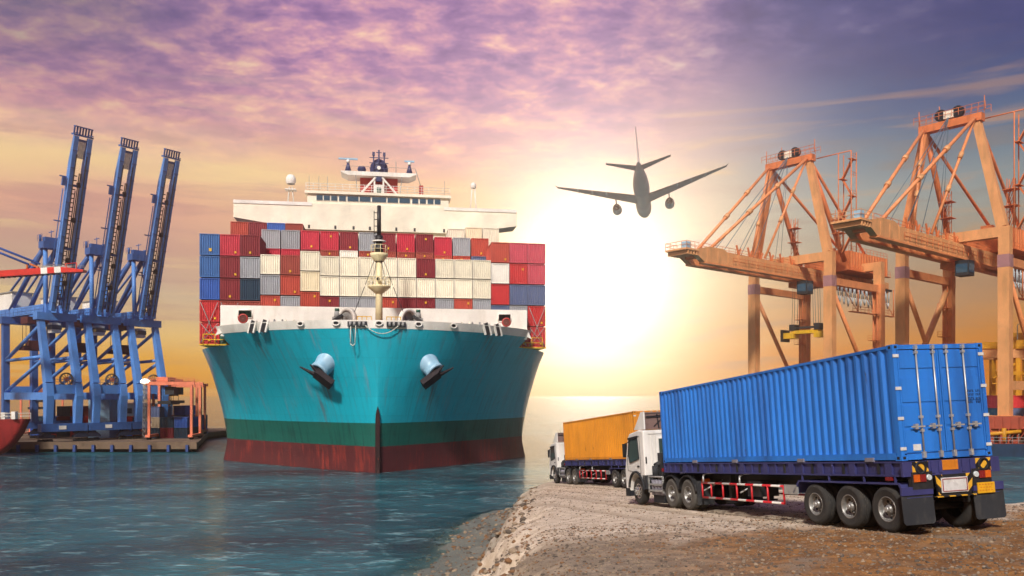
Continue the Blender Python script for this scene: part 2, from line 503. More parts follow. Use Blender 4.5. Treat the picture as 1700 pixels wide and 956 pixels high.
def rut(X, Y):
    """wheel tracks pressed into the hard, 0..1"""
    l = (X - G0.x) * RGT.x + (Y - G0.y) * RGT.y
    t = (X - G0.x) * FWD.x + (Y - G0.y) * FWD.y
    r_ = np.zeros(X.shape)
    for c0, bend in ((0.30, 0.0), (2.14, 0.0), (-2.6, 0.02), (-0.75, 0.02), (4.6, -0.012), (6.45, -0.012)):
        q = np.abs(l - c0 - bend * t - 0.25 * (vnoise(t * 0.15 + c0 * 7, t * 0 + 3.0, 12) - .5)) / 0.30
        r_ = np.maximum(r_, np.clip(1.25 - q, 0, 1))
    return r_
def ground_z(X, Y, fine=True):
    sd = shore_sd(X, Y) + (vnoise(X * 0.9, Y * 0.9, 1) - 0.5) * 0.9 + (vnoise(X * 3, Y * 3, 2) - 0.5) * 0.3
    pl = G0.z - (UPV.x * (X - G0.x) + UPV.y * (Y - G0.y)) / UPV.z
    z = pl + (vnoise(X * 0.35, Y * 0.35, 3) - 0.5) * 0.05
    if fine:
        z = z + (vnoise(X * 2.2, Y * 2.2, 4) - 0.5) * 0.035 + (vnoise(X * 7, Y * 7, 6) - 0.5) * 0.022
    out = np.maximum(-sd + 0.8, 0.0)
    drop = np.where(out < 2.0, out * out * 0.30, 1.2 + (out - 2.0) * 1.5)
    z = z - drop + np.clip(out * .3, 0, 1) * ((vnoise(X * 0.5, Y * 0.5, 8) - 0.5) * 0.7 + (vnoise(X * 1.7, Y * 1.7, 9) - 0.5) * 0.25)
    z = z - rut(X, Y) * 0.045
    z = np.where(z < 0.9, 0.9 - (0.9 - z) * 0.16, z)          # shingle flattens out at the water
    return z

def ground_mat():
    m, gg, b = _mat('gravel_ground')
    tcn = gg.n('ShaderNodeTexCoord'); v = tcn.outputs['Object']
    sx, sy, sz = gg.sep(v)
    n1 = gg.noise(v, 0.35, 5.0, 0.6, 0.6)
    n2 = gg.noise(v, 2.2, 6.0, 0.65, 0.3)
    n3 = gg.noise(v, 14.0, 5.0, 0.7, 0.1)
    # stone where the lorries stand, its colour paled to paint in sun glow, brown earth in the foreground
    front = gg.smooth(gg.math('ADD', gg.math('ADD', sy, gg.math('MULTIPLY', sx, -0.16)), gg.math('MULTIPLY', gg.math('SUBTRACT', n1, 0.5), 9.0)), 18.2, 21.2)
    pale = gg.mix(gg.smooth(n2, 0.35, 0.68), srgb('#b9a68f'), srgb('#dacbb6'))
    brown = gg.mix(gg.smooth(n2, 0.38, 0.66), srgb('#74502f'), srgb('#a67642'))
    brown = gg.mix(gg.smooth(n1, 0.52, 0.66), brown, srgb('#8c7a66'))
    brown = gg.mix(gg.smooth(gg.math('ADD', sx, gg.math('MULTIPLY', gg.math('SUBTRACT', n1, .5), 5.0)), 1.0, 6.0), gg.mix(gg.smooth(n2, .4, .65), srgb('#857766'), srgb('#a2917b')), brown)
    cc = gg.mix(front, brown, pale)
    cc = gg.mix(gg.math('MULTIPLY', gg.smooth(n3, 0.58, 0.72), 0.6), cc, srgb('#4c443c'))
    cc = gg.mix(gg.math('MULTIPLY', gg.smooth(n3, 0.40, 0.30), 0.4), cc, srgb('#d9cfc2'))
    at = gg.n('ShaderNodeAttribute'); at.attribute_name = 'rut'
    cc = gg.mix(gg.math('MULTIPLY', gg.math('MULTIPLY', at.outputs['Fac'], gg.smooth(n2, 0.25, 0.6)), 0.5), cc, srgb('#7d6a55'))
    # damp fringe along the water
    cc = gg.mix(gg.math('MULTIPLY', gg.smooth(gg.math('ADD', sz, gg.math('MULTIPLY', n1, 2.2)), 5.2, 1.0), 0.9), cc, srgb('#56625f'))
    gg.put(b.inputs['Base Color'], cc)
    b.inputs['Roughness'].default_value = 0.95
    b.inputs['Specular IOR Level'].default_value = 0.2
    bp = gg.n('ShaderNodeBump'); bp.inputs['Strength'].default_value = 0.7; bp.inputs['Distance'].default_value = 0.05
    gg.link(gg.math('ADD', n3, gg.math('MULTIPLY', n2, 0.5)), bp.inputs['Height']); gg.link(bp.outputs[0], b.inputs['Normal'])
    return m
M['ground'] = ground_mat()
gx = np.unique(np.concatenate([np.arange(-34, -14, 0.8), np.arange(-14, 20, 0.16), np.arange(20, 64, 1.2)]))
gy = np.unique(np.concatenate([np.arange(-16, 8, 1.2), np.arange(8, 34, 0.14), np.arange(34, 90, 0.45)]))
GX, GY = np.meshgrid(gx, gy)
GZ = ground_z(GX, GY)
GZ = np.maximum(GZ, -3.0)
vs = np.stack([GX, GY, GZ], -1).reshape(-1, 3)
h_, w_ = GX.shape
idx = np.arange(h_ * w_).reshape(h_, w_)
qs = np.stack([idx[:-1, :-1], idx[:-1, 1:], idx[1:, 1:], idx[1:, :-1]], -1).reshape(-1, 4)
keep = vs[qs][:, :, 2].max(1) > -2.9
qs = qs[keep]
me = bpy.data.meshes.new('gravel_ground')
me.vertices.add(len(vs)); me.vertices.foreach_set('co', vs.ravel())
me.loops.add(qs.size); me.loops.foreach_set('vertex_index', qs.ravel())
me.polygons.add(len(qs)); me.polygons.foreach_set('loop_start', np.arange(0, qs.size, 4)); me.polygons.foreach_set('loop_total', np.full(len(qs), 4))
me.polygons.foreach_set('use_smooth', np.ones(len(qs), bool))
me.update(calc_edges=True); me.validate()
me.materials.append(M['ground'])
ra = me.attributes.new('rut', 'FLOAT', 'POINT'); ra.data.foreach_set('value', rut(GX, GY).ravel().astype(np.float32))
ground = bpy.data.objects.new('gravel_ground', me); COL.objects.link(ground); tag(ground, kind='structure')

# harbour water: clear over the shallows of the shingle, opaque in the deep
wx0, wx1, wy0, wy1 = -34.0, 26.0, 20.0, 92.0
ux = np.linspace(wx0, wx1, 121); uy = np.linspace(wy0, wy1, 145)
UX, UY = np.meshgrid(ux, uy)
dep = np.clip(-ground_z(UX, UY, False), 0, 4)
mb = MB(); mb.grid([[(float(UX[j, i]), float(UY[j, i]), 0.0) for i in range(121)] for j in range(145)], sm=False)
mb.add([(-HX, HY0, 0), (HX, HY0, 0), (HX, HY1, 0), (-HX, HY1, 0), (wx0, wy0, 0), (wx1, wy0, 0), (wx1, wy1, 0), (wx0, wy1, 0)],
       [(0, 1, 5, 4), (1, 2, 6, 5), (2, 3, 7, 6), (3, 0, 4, 7)])
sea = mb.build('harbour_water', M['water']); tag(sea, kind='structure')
da = sea.data.attributes.new('clear', 'FLOAT', 'POINT')
da.data.foreach_set('value', np.concatenate([np.exp(-dep.ravel() * 2.6), np.zeros(8)]).astype(np.float32))

M['silt'] = paint('silt', '#4a6a68', 0.9, 0.3, 0.2, 1.0)
mb = MB(); mb.add([(-HX + 1, HY0 + 1, -3.6), (HX - 1, HY0 + 1, -3.6), (HX - 1, HY1 - 1, -3.6), (-HX + 1, HY1 - 1, -3.6)], [(0, 1, 2, 3)])
tag(mb.build('seabed', M['silt']), kind='structure')

# loose stones on it: uncountable, one mesh
ico = [(0, 0, 1)] + [(0.894 * math.cos(2 * math.pi * i / 5), 0.894 * math.sin(2 * math.pi * i / 5), 0.447) for i in range(5)] + \
      [(0.894 * math.cos(2 * math.pi * (i + .5) / 5), 0.894 * math.sin(2 * math.pi * (i + .5) / 5), -0.447) for i in range(5)] + [(0, 0, -1)]
icf = [(0, 1 + i, 1 + (i + 1) % 5) for i in range(5)] + [(1 + i, 6 + i, 1 + (i + 1) % 5) for i in range(5)] + \
      [(6 + i, 6 + (i + 1) % 5, 1 + (i + 1) % 5) for i in range(5)] + [(11, 6 + (i + 1) % 5, 6 + i) for i in range(5)]
ico = np.array(ico); icf = np.array(icf)
def stone_field(name, x, y, r, mats, seed, sink=0.25, zf=ground_z):
    rg = np.random.default_rng(seed)
    z = zf(x, y)
    n = len(x)
    a = rg.random(n) * 6.283
    sc = np.stack([r * (0.7 + 0.7 * rg.random(n)), r * (0.7 + 0.7 * rg.random(n)), r * (0.45 + 0.4 * rg.random(n))], -1)
    base = ico[None] * (0.75 + 0.5 * rg.random((n, 12, 1)))
    q = base * sc[:, None, :]
    ca, sa = np.cos(a)[:, None], np.sin(a)[:, None]
    qx = q[..., 0] * ca - q[..., 1] * sa; qy = q[..., 0] * sa + q[..., 1] * ca
    vv = np.stack([qx + x[:, None], qy + y[:, None], q[..., 2] + (z + sc[:, 2] * (1 - 2 * sink) * 0.5)[:, None]], -1).reshape(-1, 3)
    ff = (icf[None] + (np.arange(n) * 12)[:, None, None]).reshape(-1, 3)
    m_ = bpy.data.meshes.new(name)
    m_.vertices.add(len(vv)); m_.vertices.foreach_set('co', vv.ravel())
    m_.loops.add(ff.size); m_.loops.foreach_set('vertex_index', ff.ravel())
    m_.polygons.add(len(ff)); m_.polygons.foreach_set('loop_start', np.arange(0, ff.size, 3)); m_.polygons.foreach_set('loop_total', np.full(len(ff), 3))
    for k in mats: m_.materials.append(k)
    m_.polygons.foreach_set('material_index', np.repeat(rg.choice(len(mats), n, p=np.array([.3, .3, .22, .18])[:len(mats)] / np.array([.3, .3, .22, .18])[:len(mats)].sum()), 20))
    m_.update(calc_edges=True)
    o = bpy.data.objects.new(name, m_); COL.objects.link(o)
    return o
M['stone_dark'] = paint('stone_dark', '#5a5046', 0.9, 0.4, 3.0, 1.0)
M['stone_grey'] = paint('stone_grey', '#7c6d5c', 0.9, 0.4, 3.0, 1.0)
M['stone_pale'] = paint('stone_pale', '#94826b', 0.9, 0.3, 3.0, 1.0)
M['stone_brown'] = paint('stone_brown', '#7d5b3c', 0.9, 0.4, 3.0, 1.0)
def scatter(n, x0, x1, y0, y1, seed, power=1.0):
    rg = np.random.default_rng(seed)
    x = x0 + (x1 - x0) * rg.random(n); y = y0 + (y1 - y0) * rg.random(n) ** power
    k = shore_sd(x, y) > -9
    return x[k], y[k]
xa, ya = scatter(34000, -8, 17, 10, 24, 11, 1.2)
xb, yb = scatter(15000, -9, 14, 22, 54, 12)
rs = np.concatenate([0.009 + 0.034 * rng.random(len(xa)) ** 3.2, 0.011 + 0.022 * rng.random(len(xb)) ** 2.8])
# thinner carpet on the glow-paled stone
o = stone_field('loose_gravel', np.concatenate([xa, xb]), np.concatenate([ya, yb]), rs, [M['stone_grey'], M['stone_dark'], M['stone_brown'], M['stone_pale']], 21)
tag(o, 'loose grey and brown gravel strewn over the lorry hard', 'gravel', kind='stuff')
# coarser rubble along the water's edge
ex, ey = [], []
for (x0, y0), (x1, y1) in zip(SHORE[1:18], SHORE[2:19]):
    L_ = math.hypot(x1 - x0, y1 - y0)
    for i in range(int(L_ * 50)):
        t = rng.random(); off = -abs(rng.normal(0.0, 4.5))
        nx, ny = -(y1 - y0) / L_, (x1 - x0) / L_
        ex.append(x0 + (x1 - x0) * t + nx * -off); ey.append(y0 + (y1 - y0) * t + ny * -off)
ex = np.array(ex); ey = np.array(ey)
sdv = shore_sd(ex, ey); kk = (sdv < 0.5) & (sdv > -11)
ex, ey, sdv = ex[kk], ey[kk], sdv[kk]
re_ = np.where(sdv > -0.4, 0.03 + 0.06 * rng.random(len(ex)) ** 2, 0.03 + 0.15 * rng.random(len(ex)) ** 2.2)
o = stone_field('shore_rubble', ex, ey, re_, [M['stone_grey'], M['stone_dark'], M['stone_brown'], M['stone_pale']], 22, 0.35)
tag(o, 'broken stone rubble along the edge of the gravel hard', 'rubble', kind='stuff')
# ------------------------------------------------------------------ quays
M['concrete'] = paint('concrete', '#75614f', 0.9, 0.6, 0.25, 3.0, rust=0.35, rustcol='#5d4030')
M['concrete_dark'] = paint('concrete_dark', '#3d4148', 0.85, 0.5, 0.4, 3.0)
M['fender_blue'] = paint('fender_blue', '#2f4a86', 0.6, 0.4, 1.0)
QL_Z = 1.5
mb = MB()
mb.prism([(-190, 138.0, .55), (-53.0, 138.0, .55), (-66.0, 178.0, .55), (-66.0, 205, .55), (-190, 205, .55)], (0, 0, QL_Z - .55))
ql = mb.build('west_quay', M['concrete']); tag(ql, 'long low concrete quay under the blue cranes', 'quay', kind='structure')
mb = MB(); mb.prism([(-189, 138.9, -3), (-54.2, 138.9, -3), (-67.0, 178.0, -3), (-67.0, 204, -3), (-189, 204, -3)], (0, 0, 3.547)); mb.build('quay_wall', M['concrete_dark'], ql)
i = 0
x = -86.0
while x < -53.5:
    mb = MB(); mb.bx(x - 0.22, x + 0.22, 137.55, 137.98, 0.1, 1.25); mb.build('fender', M['fender_blue'], ql)
    x += 3.15
mb = MB(); mb.bx(-190, -53.05, 138.05, 138.35, QL_Z + 0.003, QL_Z + 0.25); mb.build('quay_kerb', M['concrete'], ql)

CR_ANG = R(-140.0)                       # east cranes: local +x over the water
CR_O = Vector((51.0, 173.0, 0.0))
ROT_E = Matrix.Translation(CR_O) @ Matrix.Rotation(CR_ANG, 4, 'Z')
QR_Z = 2.6
mb = MB(); mb.bx(-90, 4.0, -30, 130, 1.5, QR_Z)
qr = mb.build('east_quay', M['concrete']); qr.matrix_world = ROT_E; tag(qr, 'concrete quay under the orange cranes', 'quay', kind='structure')
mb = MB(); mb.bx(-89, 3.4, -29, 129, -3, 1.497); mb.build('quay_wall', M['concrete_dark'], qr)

# ================================================================== CONTAINER SHIP
def hull_paint(name, base, rough, dirt, patch, amount, seamcol):
    """ship side: welded plates, rust runs, scuffs rubbed by tugs and berths"""
    m, gg, b = _mat(name)
    tcn = gg.n('ShaderNodeTexCoord'); v = tcn.outputs['Object']
    sx, sy, sz = gg.sep(v)
    arc = gg.math('ADD', sx, gg.math('MULTIPLY', sy, gg.math('SIGN', sx)))
    pl = gg.comb(arc, sz, 0.0)
    # plate seams
    br = gg.n('ShaderNodeTexBrick'); gg.link(pl, br.inputs['Vector'])
    br.inputs['Scale'].default_value = 1.0; br.inputs['Brick Width'].default_value = 6.5; br.inputs['Row Height'].default_value = 2.35
    br.inputs['Mortar Size'].default_value = 0.035; br.inputs['Mortar Smooth'].default_value = 0.6; br.inputs['Bias'].default_value = 0.0
    br.inputs['Color1'].default_value = (1, 1, 1, 1); br.inputs['Color2'].default_value = (0.90, 0.90, 0.90, 1); br.inputs['Mortar'].default_value = (0.70, 0.70, 0.70, 1)
    runs = gg.noise(gg.comb(gg.math('MULTIPLY', arc, 1.0), gg.math('MULTIPLY', sz, 0.10), 0.0), 1.5, 6.0, 0.66, 0.15)
    big = gg.noise(pl, 0.16, 5.0, 0.62, 0.4)
    # long slanting scuffs
    sk = gg.comb(gg.math('ADD', gg.math('MULTIPLY', arc, 0.22), gg.math('MULTIPLY', sz, 0.12)), gg.math('SUBTRACT', gg.math('MULTIPLY', sz, 1.5), gg.math('MULTIPLY', gg.math('ABSOLUTE', arc), 0.75)), 0.0)
    scuff = gg.noise(sk, 1.0, 7.0, 0.7, 0.1)
    where = gg.smooth(big, 0.50, 0.66)
    c1 = gg.mix(gg.math('MULTIPLY', gg.smooth(runs, 0.47, 0.72), 0.55), base, srgb(dirt))
    c1 = gg.mix(gg.math('MULTIPLY', gg.smooth(gg.math('ADD', gg.math('MULTIPLY', runs, .6), gg.math('MULTIPLY', big, .4)), 0.60 - amount * .3, 0.72 - amount * .3), amount * 1.6), c1, srgb(patch))
    c1 = gg.mix(gg.math('MULTIPLY', gg.math('MULTIPLY', gg.smooth(scuff, 0.56, 0.66), where), 0.6), c1, srgb(seamcol))
    # rust weeping from the anchor pockets and the mooring chocks
    ax_ = gg.math('ABSOLUTE', sx)
    wob = gg.math('MULTIPLY', gg.math('SUBTRACT', gg.noise(pl, 0.7, 4.0), 0.5), 1.4)
    def weep(xc, hw, ztop, zlen):
        q = gg.smooth(gg.math('ABSOLUTE', gg.math('ADD', gg.math('SUBTRACT', ax_, xc), wob)), hw, 0.0)
        return gg.math('MULTIPLY', q, gg.math('MULTIPLY', gg.smooth(sz, ztop + .2, ztop - .4), gg.smooth(sz, ztop - zlen, ztop - zlen * .3)))
    stain = gg.math('MAXIMUM', gg.math('MAXIMUM', weep(6.6, 1.5, 12.6, 9.0), weep(14.6, 1.3, 17.6, 5.0)), weep(3.0, 0.7, 17.6, 3.5))
    c1 = gg.mix(gg.math('MULTIPLY', gg.math('MULTIPLY', stain, gg.smooth(runs, 0.36, 0.62)), 0.7), c1, srgb('#5a4038'))
    c1 = gg.mix(0.75, c1, br.outputs['Color'], 'MULTIPLY')
    gg.put(b.inputs['Base Color'], c1)
    gg.link(gg.lin(runs, 0.3, 0.7, rough, rough + 0.22), b.inputs['Roughness'])
    b.inputs['Coat Weight'].default_value = 0.35; b.inputs['Coat Roughness'].default_value = 0.18
    dents = gg.noise(pl, 0.42, 3.0, 0.5)
    hgt = gg.math('ADD', gg.math('MULTIPLY', dents, 1.0), gg.math('MULTIPLY', br.outputs['Fac'], -0.22))
    bp = gg.n('ShaderNodeBump'); bp.inputs['Strength'].default_value = 0.22; bp.inputs['Distance'].default_value = 0.25
    gg.link(hgt, bp.inputs['Height']); gg.link(bp.outputs[0], b.inputs['Normal'])
    return m

PITCH_ = 2.60
M['hull_teal'] = hull_paint('hull_teal', (0.008, 0.46, 0.60, 1), 0.24, '#0b6a86', '#8fb0c0', 0.25, '#3a5c6c')
M['hull_green'] = hull_paint('hull_green', srgb('#13665a'), 0.42, '#0c4642', '#0a2f30', 0.30, '#173f3c')
M['hull_red'] = hull_paint('hull_red', srgb('#5c2529'), 0.5, '#3a1c25', '#a83a2c', 0.34, '#3a2226')
M['white'] = paint('white', '#f3efe6', 0.5, 0.30, 0.25, 5.0, rust=0.06, rustcol='#b58a5a', dirtcol='#bdb29a')
M['cream'] = paint('cream', '#f8f0da', 0.5, 0.2, 0.3, 4.0, dirtcol='#e0d3ac')
M['cream_mast'] = paint('cream_mast', '#f3e4b6', 0.5, 0.35, 0.6, 4.0, dirtcol='#b79a58')
M['deck_red'] = paint('deck_red', '#6d3a33', 0.8, 0.4, 0.4, 1.0)
M['dark_steel'] = paint('dark_steel', '#25282d', 0.6, 0.4, 0.8, 1.0)
M['grey_steel'] = paint('grey_steel', '#9a9a98', 0.5, 0.45, 0.8, 2.0)
M['navy'] = paint('navy', '#2f3a66', 0.5, 0.35, 0.8, 2.0)
M['black'] = paint('black', '#14161a', 0.5, 0.25, 1.0, 2.0)
M['bolster'] = paint('bolster', '#9fc6de', 0.4, 0.3, 0.6, 3.0, dirtcol='#5f93b5')
M['rust_anchor'] = paint('rust_anchor', '#2a2226', 0.8, 0.4, 1.2, 1.0, rust=0.3, rustcol='#8b4326')
M['funnel_red'] = paint('funnel_red', '#b8372f', 0.5, 0.35, 0.5, 2.0)
M['glass_blue'] = glass('glass_blue', '#24465a')
M['yellow'] = paint('yellow', '#e3b224', 0.5, 0.3, 1.0, 2.0)
M['rope'] = paint('rope', '#d9d6c8', 0.9, 0.3, 2.0, 1.0)
M['orange_brown'] = paint('orange_brown', '#a5502e', 0.6, 0.4, 1.0, 2.0)
M['green_dark'] = paint('green_dark', '#24584a', 0.6, 0.4, 1.0, 2.0)

SHIP_YAW = R(9.0)
STEM = Vector(((627 - 850) / F_PX * 99.6, 99.6, 0))
SHIP = Matrix.Translation(STEM) @ Matrix.Rotation(SHIP_YAW, 4, 'Z')
ship = thing('container_ship', 'huge teal container ship seen bow on, stacked with containers', 'ship', SHIP)

DECK_Z, FC_Z, FC_END = 16.2, 17.6, 11.5
def hull_w(z):
    q = max(0.0, min(z, 17.7)) / 16.0
    return 22.6 + 3.4 * q ** 2.0
def hull_l(z): return 24.0 + 6.0 * max(0, z) / 16.0
def hull_p(z):
    q = max(0.0, z) / 16.0
    return 1.06 + 0.64 * q ** 2.0
def stem_y(z): return 1.3 - 2.3 * (max(z, 0) / 17.6) ** 1.2
def hb(y, z):
    t = (y - stem_y(z)) / hull_l(z)
    t = max(0.0, min(1.0, t))
    p = hull_p(z)
    return hull_w(z) * (1 - (1 - t) ** p) ** (1.0 / p) if t > 0 else 0.0
def hull_rows(zs, ylist):
    rows = []
    for z in zs:
        r = []
        for s in reversed(ylist):
            y = stem_y(z) + s; r.append((-hb(y, z), y, z))
        for s in ylist[1:]:
            y = stem_y(z) + s; r.append((hb(y, z), y, z))
        rows.append(r)
    return rows
YL = [0, 0.03, 0.1, 0.22, 0.4, 0.65, 1, 1.5, 2.1, 2.9, 3.8, 4.8, 6, 7.4, 9, 10.8, 12.8, 15, 17.5, 20.5, 24, 28, 33, 60, 110, 175]
def lins(a, b, n): return [a + (b - a) * i / (n - 1) for i in range(n)]
Z_RED, Z_GRN = 3.25, 6.15
MB().grid(hull_rows(lins(-3, Z_RED, 9), YL)).build('lower_hull', M['hull_red'], ship)['label'] = 'worn red antifouling below the green band'
MB().grid(hull_rows(lins(Z_RED, Z_GRN, 5), YL)).build('hull_band', M['hull_green'], ship)['label'] = 'dark green band round the hull'
MB().grid(hull_rows(lins(Z_GRN, DECK_Z, 16), YL)).build('upper_hull', M['hull_teal'], ship)['label'] = 'teal upper hull flaring at the bow'
# forecastle sides (above main deck level, only at the bow)
FL = [s for s in YL if s < 12.3]
def fc_rows(zs, out=0.0, yend=FC_END):
    rows = []
    for z in zs:
        q = []
        ys = [stem_y(z) + s for s in FL if stem_y(z) + s < yend - 0.2] + [yend]
        base = [(hb(y, z) , y) for y in ys]
        k = out * max(0, z - FC_Z)
        q = [(-b - k * (0.3 + 0.7 * min(1, b / 6)), y - k * (1 if b < 6 else 0.4), z) for b, y in reversed(base)] + \
            [(b + k * (0.3 + 0.7 * min(1, b / 6)), y - k * (1 if b < 6 else 0.4), z) for b, y in base[1:]]
        rows.append(q)
    n = min(len(r) for r in rows)
    return [r for r in rows if len(r) == n]
nfix = 15
def fc_curve(z, out=0.0, yend=FC_END):
    pts = []
    for i in range(-nfix, nfix + 1):
        t = abs(i) / nfix
        y = stem_y(z) + (yend - stem_y(z)) * t ** 2
        b = hb(y, z) + out * (0.4 + 0.6 * t); yy = y - out * (1 - t)
        pts.append((b if i > 0 else -b if i < 0 else 0.0, yy, z))
    return pts
MB().grid([fc_curve(DECK_Z), fc_curve(16.7), fc_curve(17.15), fc_curve(FC_Z)]).build('forecastle_side', M['hull_teal'], ship)
bul = MB().grid([fc_curve(FC_Z + 0.002, 0.03), fc_curve(18.1, -0.02), fc_curve(18.6, -0.10)]).grid([fc_curve(18.6, -0.10), fc_curve(18.61, -0.35)], flip=True).grid([fc_curve(18.6, -0.35), fc_curve(17.3, -0.35)], flip=True).build('bulwark', M['white'], ship)
bul['label'] = 'off-white bulwark along the top of the bow'
# decks
top = fc_curve(17.3, -0.06)
mb = MB(); mb.add(top, [tuple(range(len(top)))]); mb.build('forecastle_deck', M['deck_red'], ship)
ys = [FC_END + 0.02] + [y for y in (13, 15, 17.5, 20.5, 24, 28, 33, 60, 110, 175)]
pts = [(-hb(y, DECK_Z) + 0.05, y, DECK_Z - 0.01) for y in ys] + [(hb(y, DECK_Z) - 0.05, y, DECK_Z - 0.01) for y in reversed(ys)]
mb = MB(); mb.add(pts, [tuple(range(len(pts)))]); mb.build('main_deck', M['deck_red'], ship)
mb = MB(); w = hull_w(10)
mb.add([(-hull_w(z) if s < 0 else hull_w(z), 175.5, z) for z, s in ((-3, -1), (-3, 1), (16.2, 1), (16.2, -1))], [(0, 1, 2, 3)]); mb.build('transom', M['hull_teal'], ship)
# white breakwater wall with two openings
BW = 20.3
mb = MB()
for s in (-1, 1):
    mb.bx(s * 0.001, s * (BW - 4.0), 10.9, 11.3, 17.3, 21.35)
    mb.bx(s * (BW - 4.0), s * (BW - 2.2), 10.9, 11.3, 17.3, 19.7)
    mb.bx(s * (BW - 4.0), s * (BW - 2.2), 10.9, 11.3, 20.75, 21.35)
    mb.bx(s * (BW - 2.2), s * BW, 10.9, 11.3, 17.3, 21.35)
    mb.bx(s * (BW - 0.3), s * BW, 11.3, 13.2, 17.3, 21.35)
    mb.prism([(s * (hb(FC_END, 18.7)-0.25), 10.88, 17.35), (s * BW, 10.88, 18.75), (s * BW, 10.88, 21.2), (s * (BW - 3), 10.88, 18.9)], (0, -0.1, 0))
mb.build('breakwater', M['white'], ship)
for s in (-1, 1):
    mb = MB()
    for a, b_ in (((BW - 4.0, 19.7), (BW - 2.2, 19.7)), ((BW - 4.0, 20.75), (BW - 2.2, 20.75)), ((BW - 4.0, 19.7), (BW - 4.0, 20.75)), ((BW - 2.2, 19.7), (BW - 2.2, 20.75))):
        mb.tube((s * a[0], 10.86, a[1]), (s * b_[0], 10.86, b_[1]), 0.09, n=6)
    mb.build('opening_frame', M['white'], ship)
    mb = MB(); mb.bx(s * (BW - 4.1), s * (BW - 2.1), 11.9, 12.0, 19.4, 21.0); mb.build('opening_back', M['green_dark'] if s < 0 else M['dark_steel'], ship)
# stem bar
mb = MB()
rows = []
for z in lins(-2.5, 8.2, 12):
    y = stem_y(z); wd = 0.34 if z < 7 else 0.34 * (8.2 - z) / 1.2 + 0.02
    rows.append([(-wd, y + 0.45, z), (-wd * 0.7, y - 0.28, z), (wd * 0.7, y - 0.28, z), (wd, y + 0.45, z)])
mb.grid(rows, sm=False)
mb.build('stem_bar', paint('stem_paint', '#33191b', 0.6, 0.7, 0.6, 4.0, rust=0.5, rustcol='#c2492c'), ship)
# anchor bolsters and anchors
for s in (-1, 1):
    z0 = 13.5
    y0 = next(k * .02 for k in range(-60, 400) if hb(k * .02, z0) > 5.9)
    px0 = Vector((s * 5.9, y0 + 0.9, z0 + 0.4))
    ax = Vector((s * 0.56, -0.50, -0.66)).normalized()
    bo = MB().lathe([(1.75, -0.6), (1.5, 0.3), (1.25, 1.1), (1.1, 1.65), (1.17, 1.72), (1.17, 2.1), (1.06, 2.18), (0.8, 2.15), (0.7, 1.6)], px0, ax, 28).build('anchor_bolster', M['bolster'], ship)
    tip = px0 + ax * 2.05
    an = MB()
    dn = Vector((s * -0.50, -0.30, -0.86)).normalized()      # fluke crown hangs inward and down
    dn = (dn - ax * dn.dot(ax)).normalized(); sd = dn.cross(ax).normalized()
    if sd.x * s < 0: sd = -sd
    an.beam(tip - ax * 0.6, tip + ax * 0.55, 0.5, 0.5)
    c0 = tip + ax * 0.45 + sd * 0.1
    an.beam(c0 - dn * 0.2, c0 + dn * 2.3, 1.5, 0.7, up=ax)
    an.beam(c0 + dn * 0.1 + sd * 0.42, c0 - dn * 2.3 + sd * 1.2, 0.6, 0.35, up=ax, w2=0.12, h2=0.12)
    an.beam(c0 + dn * 0.1 - sd * 0.42, c0 - dn * 1.2 - sd * 0.8, 0.5, 0.35, up=ax, w2=0.12, h2=0.12)
    an.build('anchor', M['rust_anchor'], ship)
# fairleads in the bulwark
def on_bulwark(x, z, out):
    best = min(fc_curve(z, out), key=lambda p_: abs(p_[0] - x)); cur = fc_curve(z, out)
    for a, b_ in zip(cur[:-1], cur[1:]):
        if a[0] <= x <= b_[0]:
            t = (x - a[0]) / (b_[0] - a[0] + 1e-9)
            p_ = Vector(a).lerp(Vector(b_), t); tn = (Vector(b_) - Vector(a)).normalized()
            return p_, tn, Vector((tn.y, -tn.x, 0))
    return Vector(best), Vector((1, 0, 0)), Vector((0, -1, 0))
for x in (-9.2, -4.9, 0.15, 4.9, 9.3):
    p_, tn, no = on_bulwark(x, 18.2, 0.0)
    fl = MB(); n = 16
    ring = []
    for k in range(n):
        t = 2 * math.pi * k / n; ring.append(p_ + no * 0.1 + tn * (0.42 * math.cos(t)) + Vector((0, 0, 0.27 * math.sin(t))))
    for k in range(n): fl.tube(ring[k], ring[(k + 1) % n], 0.1, n=6)
    f_ = fl.build('fairlead', M['white'], ship)
    MB().add([q - no * 0.05 for q in ring], [tuple(range(n))]).build('fairlead_hole', M['black'], f_)
for x in (-2.4, 2.2):
    p_, tn, no = on_bulwark(x, 18.1, 0.0)
    rl = MB().beam(p_ - tn * 1.15 + no * 0.08, p_ + tn * 1.15 + no * 0.08, 0.2, 0.62).build('roller_fairlead', M['dark_steel'], ship)
    mb = MB()
    for k in (-0.8, -0.3, 0.3, 0.8): mb.tube(p_ + tn * k + no * 0.25 - Vector((0, 0, .26)), p_ + tn * k + no * 0.25 + Vector((0, 0, .26)), 0.16, n=10)
    mb.build('roller', M['grey_steel'], rl)
